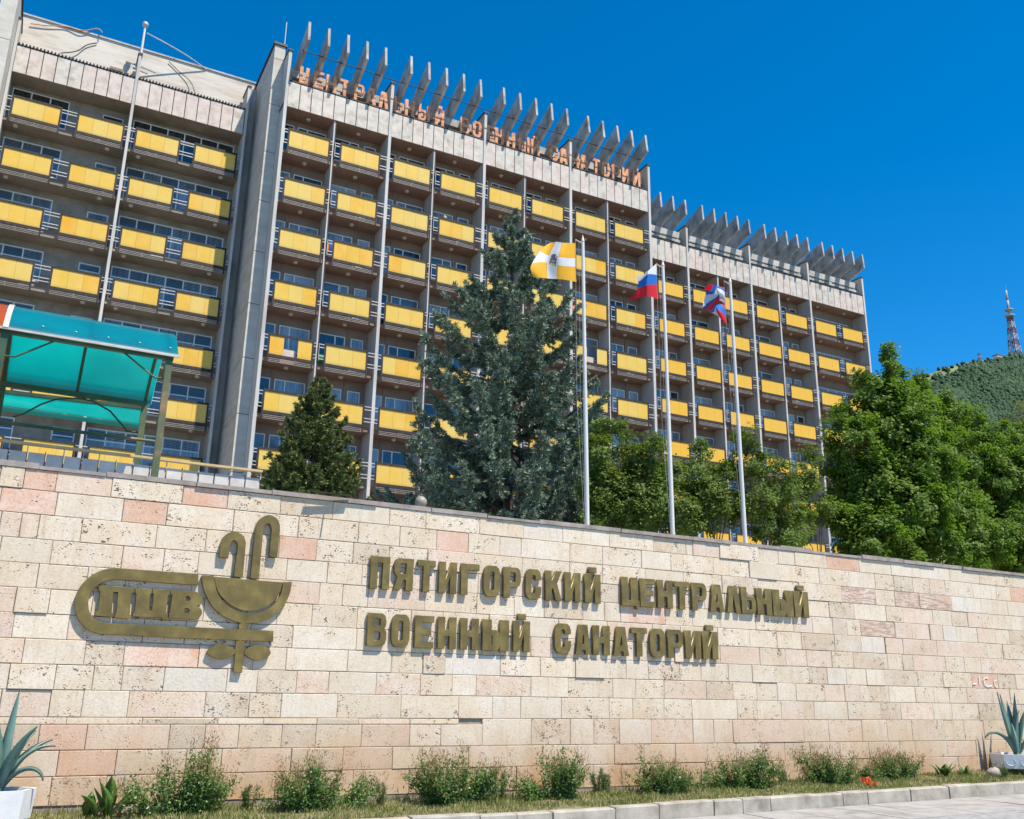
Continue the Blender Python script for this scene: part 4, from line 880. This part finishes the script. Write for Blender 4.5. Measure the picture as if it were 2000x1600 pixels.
p = W(626, 738, 20.0); sprucetree('green_spruce', 'small green spruce behind the wall coping beside the pylon', p[0], 20.0, p[2], 1.50, TZ, M['sprucegreen'], 210, 5, .05, .085, .020, 44, 17, .22, 26, .15, .88)
p = W(1165, 790, 25.5); sprucetree('young_spruce', 'young blue spruce half hidden behind the plum trees', p[0]+.3, 25.6, 9.3, 2.0, TZ, M['spruceblue'], 110, 9, 0, .15, .032, 36, 11, .40)
def tree(name, label, X, Y, stems, blobs, mt, nleaf, lsize, seed, group=None, zbase=None, cl=(.35,.75), bark_r=.12, gap=.0, up=.5):
    """stems: list of end points relative to base; blobs: (centre rel, radii) ellipsoids whose shell and volume carry leaf clumps"""
    global rng; rng = np.random.default_rng(seed); zb = TZ if zbase is None else zbase
    root = empty(name, label, 'tree', (X, Y, zb), group); tb = MB(); Q = []
    tot = sum(r_[0]*r_[1]*r_[2] for _, r_ in blobs)
    ends = []
    for c, r_ in blobs:
        c = np.array(c); r_ = np.array(r_); n = max(4, int(nleaf/150*(r_[0]*r_[1]*r_[2])/tot)); d = rdir(n); rad = rng.uniform(.35, 1.05, n)**.55
        C = c+d*r_*rad[:, None]*rng.uniform(.85, 1.12, (n, 1)); ends.append((c, C))
        if gap: C = C[rng.random(n) > gap]
        for q_ in C:
            k = int(rng.uniform(80, 220)); R_ = rng.uniform(*cl); ax = norm(rng.normal(size=3)+np.array([0,0,up])+norm(q_-c)*1.0); dd = rdir(k)*rng.uniform(.15, 1, (k, 1))**.5*R_
            dd += ax*(dd@ax)[:, None]*.7; dd[:, 2] *= .8; out = norm(dd*.6+norm(q_-c)*.5+rdir(k)*.7)
            nn = norm(np.array([0,0,1.0])*.55+rdir(k)*.50+norm(q_-c)*.45+ax*.35)
            Q.append(leaf_quads(q_+dd, norm(np.cross(nn, rdir(k))), nn, lsize*rng.uniform(.65, 1.3, k), lsize*rng.uniform(.55, .95, k), .08))
    for c, C in ends:
        st = min(stems, key=lambda s_: np.linalg.norm(np.array(s_)-c)); st = np.array(st)
        tb.tube([(0,0,-.1), tuple(st*.35+np.array([.1,.05,0])), tuple(st*.7), tuple(st)], [bark_r, bark_r*.8, bark_r*.55, bark_r*.35], 7)
        tb.tube([tuple(st*.75), tuple((st+c)/2+np.array([.1,0,.1])), tuple(c)], [bark_r*.45, bark_r*.3, bark_r*.15], 5)
        for q_ in C[::3]: tb.tube([tuple(c*.6+st*.4), tuple((c+q_)/2+np.array([0,0,.12])), tuple(q_)], [bark_r*.22, bark_r*.13, .008], 4)
    tb.obj('trunk', M['bark'], root); link('crown', quads('crown', np.concatenate(Q), mt), root); return root
def rel(px, py, Y, X0, Y0): p_ = W(px, py, Y); return (p_[0]-X0, Y-Y0, p_[2]-TZ)
def blobs_px(lst, X0, Y0, dep): # (px, py, r_px, dY)
    out = []
    for px, py, rp, dy in lst:
        Y = Y0+dy; c = rel(px, py, Y, X0, Y0); d_ = (CM.T@(np.array(W(px, py, Y))-EYE))[2]; r_ = rp*d_/FPX; out.append((c, (r_, r_*dep, r_*.95)))
    return out
X0, Y0 = W(1760, 1000, 25)[0], 25.0
tree('maple_tree', 'large dense bright green maple at the end of the building', X0, Y0, [(-.6,0,3.5),(.8,.3,4.0),(0,-.4,4.6)],
     blobs_px([(1735,715,26,0),(1715,780,52,.2),(1665,850,48,-.3),(1745,860,75,0),(1700,950,78,.2),(1650,930,45,.5),(1640,1010,40,-.4),(1790,800,36,-.4),(1800,905,62,-.6),(1775,1010,85,-.5),(1700,1050,65,-.8),(1660,795,26,.5),(1850,1000,70,-.2),(1630,870,22,0),(1733,688,13,0),(1760,760,40,.2),(1690,735,16,.2),(1840,1075,50,-.8),(1770,1085,50,-1),(1690,1075,40,-1),(1800,850,55,.3)], X0, Y0, .9), M['maple'], 120000, .14, 21, cl=(.20,.46))
X0, Y0 = W(1900, 1050, 27)[0], 27.0
tree('leafy_tree', 'broad green tree behind the maple with pointed leafy shoots', X0, Y0, [(-.4,0,4.0),(.7,.3,4.4)],
     blobs_px([(1798,740,16,0),(1810,790,30,0),(1862,812,30,0),(1905,830,30,.3),(1890,900,55,0),(1950,960,70,0),(1960,1060,70,-.4),(1860,960,60,.5),(1990,880,40,.2),(1830,850,45,.3),(1925,880,50,.2),(1975,930,55,-.3),(1910,1060,60,-.8),(1990,1085,50,-1),(1885,1085,40,-1),(2030,1000,70,0),(2000,870,45,.3),(1960,850,30,0),(1800,765,18,0),(1845,785,20,.2)], X0, Y0, .9), M['maple'], 90000, .14, 22, cl=(.20,.46))
X0, Y0 = W(1995, 1000, 31)[0], 31.0
tree('grey_green_tree', 'grey green airy tree at the wall end behind the leafy trees', X0, Y0, [(0,0,5),(.8,0,6)],
     blobs_px([(1995,800,36,0),(1985,870,40,0),(2040,850,70,0),(2000,960,60,0)], X0, Y0, .9), M['willow'], 14000, .12, 23, cl=(.3,.6), gap=.2)
plums = [(1190, 23.0, [(1170,880,34,0),(1185,830,20,.2),(1215,845,16,0),(1175,950,44,0),(1230,905,40,.3),(1215,985,48,-.2),(1160,1010,30,0)], 'plum tree in leaf between the big spruce and the tricolour flagpole', 15000),
         (1290, 22.6, [(1280,860,18,0),(1262,905,36,0),(1300,935,40,.2),(1270,985,46,0),(1320,1005,40,0),(1240,1010,34,0)], 'dense plum tree growing behind the tricolour flagpole', 15000),
         (1390, 23.4, [(1362,880,17,0),(1345,935,38,0),(1395,925,34,0),(1380,985,50,0),(1425,985,40,.2),(1345,1010,36,0),(1420,905,14,0)], 'plum tree growing between the two right hand flagpoles', 15000),
         (1490, 22.8, [(1462,860,18,0),(1475,905,38,0),(1515,900,20,0),(1520,955,44,0),(1475,985,46,0),(1545,1000,40,.3),(1530,1040,40,0),(1495,1030,34,0)], 'plum tree with twisted stems right of the striped flag pole', 15000),
         (1590, 24.4, [(1590,890,20,0),(1572,945,34,0),(1600,990,30,0),(1560,1040,30,0)], 'thin plum tree between the last plum and the maple', 7000)]
for i, (px, Y0, bl, lab, nl) in enumerate(plums):
    X0 = W(px, 1040, Y0)[0]; tree('plum_tree', lab, X0, Y0, [(-.5,0,1.5),(.55,.2,1.6),(0,-.2,2.0)], blobs_px(bl, X0, Y0, 1.1), M['plum'], nl, .095, 31+i, 'plum trees behind the wall', cl=(.15,.36), bark_r=.05, gap=.05)
# ------------------------------------------------------------------ planting on the verge
M['rose'] = leafmat('rose_leaves', [(0,(.034,.072,.020)),(.45,(.075,.142,.036)),(.8,(.135,.22,.06)),(1,(.27,.35,.15))], .28, (.18,.34,.05), .32)
M['rosedry'] = leafmat('dry_rose_heads', [(0,(.19,.12,.055)),(.6,(.32,.215,.10)),(1,(.44,.33,.17))], .1, (.3,.2,.08), .8)
M['stem'] = mat('rose_stem', (.10,.12,.05), .7); M['grass'] = leafmat('grass_blades', [(0,(.085,.12,.025)),(.35,(.15,.18,.045)),(.65,(.28,.26,.10)),(1,(.46,.39,.19))], .25, (.25,.32,.06), .6)
def rose(px, pyb, hwp, hp, seed, label, nl=3600, Y=13.02):
    global rng; rng = np.random.default_rng(seed); p_ = W(px, pyb, Y); x = p_[0]; d_ = (CM.T@(p_-EYE))[2]; hw = hwp*d_/FPX; h = hp*d_/FPX/.957; z0 = vz(x, Y)-.02
    root = empty('rose_bush', label, 'bush', (x, Y, z0), 'rose bushes along the foot of the wall'); sb = MB(); Q = []; T = []
    ns = 46; lean = rng.uniform(-.25, .25)
    lob = [(rng.uniform(-.7, .7), rng.uniform(.65, 1.05)) for _ in range(4)]+[(-.85, .55), (.85, .6)]
    for i in range(ns):
        lx, lh = lob[i % len(lob)]; tx_ = np.clip(lx+rng.normal()*.22+lean*.3, -1.15, 1.15); hh = h*lh*rng.uniform(.55, 1.0)*(1.12 if i % 9 == 0 else 1)
        tip = np.array([tx_*hw, np.clip(rng.normal()*.19-.03, -.42, .36), hh]); b0 = np.array([tip[0]*.45+rng.normal()*.05, tip[1]*.3, 0]); mid = (b0+tip)/2+np.array([tip[0]*.08, 0, h*.08])
        sb.tube([tuple(b0), tuple(mid), tuple(tip)], [.006,.004,.002], 4)
        n = nl//ns; u = (rng.uniform(.06, 1, n)**1.25*.86)[:, None]; c = b0*(1-u)**2+2*mid*u*(1-u)+tip*u*u+rdir(n)*rng.uniform(.01, .12, (n, 1)); c[:, 2] = np.maximum(c[:, 2], .02); c[:, 1] = np.minimum(c[:, 1], .44)
        nn = norm(np.array([0,-.35,1.0])*.7+rdir(n)*.8); Q.append(leaf_quads(c, np.cross(nn, rdir(n)), nn, rng.uniform(.026,.056,n), rng.uniform(.017,.034,n), .06))
        if i % 5 != 4:
            k = 30; t0 = tip+np.array([0,0,-.03]); c = t0+rng.normal(size=(k,3))*np.array([.045,.045,.065]); dn = norm(np.array([0,0,1.0])+rdir(k)*.55); T.append(leaf_quads(c, dn, rdir(k), rng.uniform(.03,.06,k), .009)); T.append(leaf_quads(c+dn*.03, dn+rdir(k)*.3, rdir(k), .026, .013))
    sb.obj('stems', M['stem'], root); link('foliage', quads('foliage', np.concatenate(Q), M['rose']), root); tag(link('dry_heads', quads('dry_heads', np.concatenate(T), M['rosedry']), root), kind='stuff')
roses = [(345,1592,98,150,'tall straggly rose bush below the emblem with brown dry heads',9600),(618,1580,105,100,'low spreading rose bush right of the emblem stem',7800),(888,1562,88,112,'full rose bush under the start of the lettering with many dry heads',9400),(1082,1552,78,88,'rose bush with one long shoot reaching right',7800),
         (1302,1536,78,68,'round leafy rose bush with few dry heads beside its taller twin',7200),(1452,1530,80,82,'wide rose bush topped by a tuft of brown dry heads',8200),(1618,1521,64,66,'compact rose bush near the orange flowers',6400),(1752,1512,64,60,'rose bush next to the broad leaved plants by the right planter',6400)]
for i, (a, b, c, d, lab, nl) in enumerate(roses): rose(a, b, c, d, 50+i, lab, nl)
# grass
def grass():
    global rng; rng = np.random.default_rng(80); n = 62000; X = rng.uniform(-1, 25, n); Y = 12.08+1.38*rng.random(n)**1.05
    dens = .5+.5*np.sin(X*2.3+Y*3.7)*np.sin(X*.9-Y*5.1); keep = rng.random(n) < .45+.55*dens; X, Y, dens = X[keep], Y[keep], dens[keep]; n = len(X)
    Z = np.array([vz(a, b) for a, b in zip(X, Y)])-.004; h = rng.uniform(.03, .095, n)*(.7+.6*dens); d = norm(np.array([0,0,1.0])+rng.normal(size=(n,3))*np.array([.42,.42,.1]))
    Q = leaf_quads(np.stack([X, Y, Z], 1), d, rdir(n), h, rng.uniform(.008,.014,n))
    tag(link('grass', quads('grass', Q, M['grass'])), 'short half dry grass on the verge between kerb and wall', 'grass', kind='stuff')
grass()
# feathery weeds
M['weed'] = leafmat('weed_leaves', [(0,(.05,.085,.03)),(.6,(.10,.15,.055)),(1,(.16,.2,.09))], .25, (.2,.3,.08), .6)
def weed(px, pyb, hp, seed, label, Y=13.1, fr=1.0):
    global rng; rng = np.random.default_rng(seed); p_ = W(px, pyb, Y); d_ = (CM.T@(p_-EYE))[2]; h = hp*d_/FPX; root = empty('weed', label, 'weed', (p_[0], Y, vz(p_[0], Y)-.01), 'weeds along the wall foot'); sb = MB(); Q = []
    for i in range(6):
        tip = np.array([rng.uniform(-.12,.12)*fr, rng.uniform(-.1,.1), h*rng.uniform(.65,1)]); sb.tube([(tip[0]*.3,tip[1]*.3,0), tuple(tip*.6), tuple(tip)], [.004,.003,.001], 4)
        n = 130; u = rng.uniform(.1,1,n)[:, None]; c = np.array([tip[0]*.3,tip[1]*.3,0])*(1-u)+tip*u; d = norm(np.array([0,0,.7])+rdir(n)); Q.append(leaf_quads(c, d, rdir(n), rng.uniform(.03,.08,n), .009))
    sb.obj('stems', M['stem'], root); link('foliage', quads('foliage', np.concatenate(Q), M['weed']), root)
for i, (a, b, h, lab) in enumerate([(485,1578,52,'feathery weed between the first two rose bushes'),(745,1570,50,'feathery weed between the low rose bush and the lettering bush'),(975,1558,58,'upright weed beside the lettering rose bush'),(1168,1548,46,'pair of upright weeds right of the long shoot bush'),(1185,1546,50,'upright weed left of the round rose bush'),(1528,1526,30,'short weed beside the tufted rose bush'),(1690,1516,26,'short weed left of the last rose bush'),(1960,1516,24,'bright green weed by the kerb near the right planter')]): weed(a, b, h, 90+i, lab, 13.15 if a != 1960 else 12.4)
# broad leaved plants
def leafblade(mb, base, az0, el0, L, w, droop, fold=.25, n=10, thick=.004, wprof=None, mi=0):
    base = Vector(base); ring = []
    p_ = base.copy(); e = el0
    for i in range(n+1):
        t = i/n; d = Vector((math.cos(az0)*math.cos(e), math.sin(az0)*math.cos(e), math.sin(e))); s = Vector((-math.sin(az0), math.cos(az0), 0)); nn = s.cross(d)*-1
        ww = w*(wprof(t) if wprof else (1-t)**.6)/2
        ring.append((p_+s*ww+nn*ww*fold, p_+nn*(-thick), p_-s*ww+nn*ww*fold, p_-nn*(thick*2+ww*.18)))
        p_ = p_+d*(L/n); e -= droop/n*(0.3+1.4*t)
    b = len(mb.v)
    for r_ in ring: mb.v += [tuple(q_) for q_ in r_]
    for i in range(n):
        for k in range(4):
            a, c = b+i*4+k, b+i*4+(k+1) % 4; mb.f.append((a, c, c+4, a+4)); mb.m.append(mi); mb.sm.append(True)
    mb.f.append((b, b+1, b+2, b+3)); mb.m.append(mi); mb.sm.append(False)
M['dock'] = varied('broad_leaf_green', [(.3,(.035,.085,.012)),(.55,(.070,.14,.022)),(.75,(.12,.20,.04))], 9, .35, True, .2, 60)
def dock(px, pyb, hp, seed, label, n=7, Y=12.95):
    rr = random.Random(seed); p_ = W(px, pyb, Y); d_ = (CM.T@(p_-EYE))[2]; h = hp*d_/FPX; root = empty('dock_plant', label, 'plant', (p_[0], Y, vz(p_[0], Y)-.01), 'broad leaved plants on the verge')
    for i in range(n):
        mb = MB(); leafblade(mb, (rr.uniform(-.08,.08),rr.uniform(-.06,.06),0), rr.uniform(0, 2*math.pi), rr.uniform(.9, 1.4), h*rr.uniform(.75,1.15), h*.34, rr.uniform(.2,1.0), .25, 10, .002, lambda t: max(.06, math.sin(min(1, max(0, (t-.12)/.88))**.85*math.pi)))
        mb.obj('leaf', M['dock'], root)
dock(178,1592,68,1,'cluster of broad glossy leaves beside the left planter'); dock(212,1592,80,2,'broad leaved plant rising next to the tall rose bush', 6); dock(1845,1512,28,3,'broad leaved plant between the last rose bush and the right planter', 10); dock(1880,1510,24,4,'small broad leaved plant beside the rock', 7)
# agaves in planters
M['agave'] = varied('agave_leaf', [(.3,(.075,.155,.130)),(.55,(.120,.215,.185)),(.75,(.175,.275,.230))], 3.5, .42, True, .08, 40, (1,1,.6))
def agave(label, X, Y, z, leaves, plabel, rx_, ry_, hz, relief, a0=0.0):
    pt = empty('planter', plabel, 'planter', (X, Y, z))
    n = 6; mb = MB(); mb.lathe((0,0,0), [(.02,0),(.93,0),(1.0,hz),(.88,hz),(.86,hz-.06),(.02,hz-.06)], n, 0, False, a0, rx_, ry_); mb.obj('bowl', M['potwhite'], pt)
    MB().lathe((0,0,hz-.05), [(.86,-.01),(.5,.015),(.01,.03)], 14, 0, True, 0, rx_*.98, ry_*.98).obj('soil', M['soil'], pt)
    if relief:
        for k in range(6):
            am = a0+2*math.pi*(k+.5)/6; c = Vector((math.cos(am)*rx_*.866*.93, math.sin(am)*ry_*.866*.93, hz*.47)); e1 = Vector((math.cos(am+math.pi/6)*rx_-math.cos(am-math.pi/6)*rx_, math.sin(am+math.pi/6)*ry_-math.sin(am-math.pi/6)*ry_, 0)).normalized(); nn = e1.cross(Vector((0,0,1))).normalized()
            for sft in (-.13, .13):
                P = [c+e1*(sft+.085*math.cos(t*math.pi/6))+Vector((0,0,.075*math.sin(t*math.pi/6)))+nn*.012 for t in range(13)]; MB().tube(P, .012, 5).obj('ring_relief', M['potblue'], pt)
    ag = empty('agave', label, 'agave', (X, Y, z+hz-.03))
    for (a, e, L, w, dr) in leaves:
        mb = MB(); leafblade(mb, (.03*math.cos(a), .03*math.sin(a), 0), a, e, L, w, dr, .42, 14, .008, lambda t: (.75+.5*math.sin(min(1, t*1.6)*math.pi*.6))*(1-t**2.2)+.01); mb.obj('leaf', M['agave'], ag)
q = W(8, 1590, 12.85)
agave('grey green agave with arching leaves in the white planter', q[0]-.11, 12.85, .15, [(1.2,1.45,1.15,.11,.1),(0.0,1.28,.78,.14,1.6),(.25,1.2,.78,.14,1.1),(-.35,1.15,.64,.13,2.9),(.6,1.25,.75,.13,.5),(-1.0,1.15,.9,.15,.6),(3.2,1.1,.9,.14,.8),(2.3,1.2,1.0,.14,.5),(-2.0,1.2,1.0,.15,.4),(4.2,1.3,1.1,.14,.3)], 'white faceted planter holding the arching agave', .42, .36, .32, False, .18)
q = W(1990, 1495, 12.95)
agave('dark green upright agave in the ornamented planter', q[0]-.02, 12.95, kz(q[0])+.12, [(2.6,1.38,1.22,.13,-.1),(2.9,1.2,.92,.13,2.4),(1.8,1.45,1.18,.13,.0),(.2,1.36,1.22,.13,-.1),(-1.6,1.5,.86,.17,.25),(0,1.2,1.1,.14,.4),(-.5,.95,.85,.14,.7),(.8,1.35,1.1,.13,.1),(-2.6,1.3,.7,.12,.5)], 'pale hexagonal planter with ring relief by the kerb', .56, .46, .26, True, .2)
# rock, flowers
q = W(1938, 1508, 12.85); mb = MB(); mb.lathe((0,0,0), [(.01,-.04),(.13,-.03),(.17,.04),(.14,.10),(.06,.14),(.005,.145)], 9, 0, True, 0, 1.15, .8); mb.v = [(x*random.uniform(.86,1.14), y*random.uniform(.86,1.14), z*random.uniform(.85,1.1)) for x, y, z in mb.v]
tag(mb.obj('rock', M['kerb'], None, (q[0], 12.8, vz(q[0], 12.8)+.02)), 'rough grey rock in the grass below the right planter', 'rock')
M['petal'] = leafmat('orange_petals', [(0,(.70,.10,.025)),(.6,(.85,.20,.07)),(1,(.85,.42,.28))], .3, (.8,.2,.05), .5)
q = W(1692, 1533, 12.35); fl = empty('orange_flowers', 'bunch of orange artificial flowers lying in the grass by the kerb', 'flowers', (q[0], 12.3, vz(q[0], 12.3)))
rng = np.random.default_rng(5); C = []
for (dx, dz) in ((-.10,.12),(-.02,.13),(.05,.07),(-.06,.06),(.13,.045)):
    n = 26; d = norm(rdir(n)+np.array([0,-.4,.5])); C.append(leaf_quads(np.tile([dx, rng.uniform(-.06,.05), dz], (n,1)), d, rdir(n), rng.uniform(.04,.075,n), .045))
link('petals', quads('petals', np.concatenate(C), M['petal']), fl); MB().tube([(.08,0,.05),(.2,.02,.03),(.32,.0,.02)], .01, 5).obj('stem', mat('plastic_stem', (.02,.16,.08), .4), fl)

# ------------------------------------------------------------------ small things on the balconies and the wall
def towel(name, px, py, Y, w, h, col, label):
    q = W(px, py, Y); mb = MB(); n = 8
    for i in range(n+1):
        t = i/n
        for k in (0, 1): mb.v += [(q[0]-w/2+w*t, Y+.03*math.sin(t*9)+.006*k, q[2]+h/2), (q[0]-w/2+w*t+.02, Y+.05*math.sin(t*9+1)+.006*k, q[2]-h/2*random.uniform(.85,1.1))]
    for i in range(n):
        a = 4*i; mb.f += [(a,a+4,a+5,a+1),(a+2,a+3,a+7,a+6),(a,a+2,a+6,a+4),(a+1,a+5,a+7,a+3)]
    mb.f += [(0,1,3,2),(4*n,4*n+2,4*n+3,4*n+1)]; mb.m = [0]*len(mb.f); mb.sm = [True]*len(mb.f)
    tag(mb.obj(name, mat(name+'_cloth', col, .85)), label, 'towel')
towel('towel', 634, 485, 45.35, .42, .6, (.42,.12,.01), 'orange towel drying behind a balcony side rail in the second bay')
towel('towel', 649, 484, 45.4, .40, .7, (.01,.05,.22), 'dark blue towel drying beside the orange one on the balconies')
towel('towel', 1122, 604, 45.4, .25, .45, (.60,.10,.02), 'bright orange cloth hanging on a balcony behind the yellow flag')
def chair(px, py, Y, label):
    q = W(px, py, Y); fz = 30.63-1.2-2.96*4; o = empty('plastic_chair', label, 'chair', (q[0], Y, fz)); gm = mat('green_plastic', (.01,.20,.09), .35)
    MB().box(-.22,.22,-.22,.22,.42,.46).obj('seat', gm, o); MB().box(-.22,.22,.20,.24,.462,.86).obj('backrest', gm, o)
    for x in (-.2, .2):
        for y in (-.2, .2): MB().bar((x*1.1,y*1.1,0),(x,y,.419),.04).obj('leg', gm, o)
chair(632, 705, 45.6, 'green plastic chair on the balcony beside the one with a missing panel')
# person sitting on a balcony, only the fair hair shows above the rail
fz = 30.63-1.2-2.96; q = W(869, 423, 45.55); st = empty('stool', 'small stool behind the balcony front under the seated person', 'stool', (q[0], 45.55, fz))
MB().box(-.18,.18,-.16,.2,.40,.44).obj('seat', M['wood'], st)
for x in (-.14,.14):
    for y in (-.12,.16): MB().box(x-.02,x+.02,y-.02,y+.02,0,.399).obj('leg', M['wood'], st)
V = [((0,.03,.52),.13),((0,.05,.75),.13),((0,.04,.98),.14),((0,.02,1.08),.055),((0,0,1.14),.055),((0,-.01,1.23),.09),((.09,0,.50),.085),((.11,-.36,.50),.06),((.11,-.40,.10),.04),((.11,-.5,.05),.035),((-.09,0,.50),.085),((-.11,-.36,.50),.06),((-.11,-.40,.10),.04),((-.11,-.5,.05),.035),((.19,.03,.97),.055),((.24,-.04,.72),.042),((.16,-.24,.62),.03),((-.19,.03,.97),.055),((-.24,-.04,.72),.042),((-.16,-.24,.62),.03)]
E_ = [(0,1),(1,2),(2,3),(3,4),(4,5),(0,6),(6,7),(7,8),(8,9),(0,10),(10,11),(11,12),(12,13),(2,14),(14,15),(15,16),(2,17),(17,18),(18,19)]
me = bpy.data.meshes.new('body'); me.from_pydata([v for v, _ in V], E_, []); me.materials.append(mat('person_clothes', (.30,.22,.20), .8))
pr = empty('person', 'seated person with fair hair looking over a balcony rail', 'person', (q[0], 45.55, q[2]-1.30)); bo = link('body', me, pr)
md = bo.modifiers.new('skin', 'SKIN'); sv = me.skin_vertices[0].data if me.skin_vertices else None
if sv is None: bo.modifiers.remove(md)
else:
    for k, (_, r_) in enumerate(V): sv[k].radius = (r_, r_)
    sv[0].use_root = True; bo.modifiers.new('sub', 'SUBSURF').render_levels = 2
MB().lathe((0,.02,1.235), [(.105,-.10),(.12,0),(.105,.07),(.06,.115),(.005,.125)], 14).obj('hair', mat('fair_hair', (.45,.32,.16), .7), pr)
# faint chalk scribble on the wall near the right planter
ck = empty('chalk_scribble', 'faint white chalk scribble on the wall above the right planter', 'scribble', (0, WALLY-.016, 0)); cm_ = mat('chalk', (.72,.70,.66), .9)
for pts in ([(1900,1336),(1907,1335)], [(1912,1321),(1914,1337)], [(1930,1324),(1925,1323),(1921,1328),(1924,1337),(1931,1341),(1938,1339)], [(1946,1328),(1942,1331),(1943,1337),(1948,1343)]):
    P = [W(x, y, WALLY-.016) for x, y in pts]; mb = MB()
    for a, b in zip(P[:-1], P[1:]): mb.bar((a[0],0,a[2]), (b[0],0,b[2]), .022, .004, up=(0,1,0))
    mb.obj('stroke', cm_, ck)
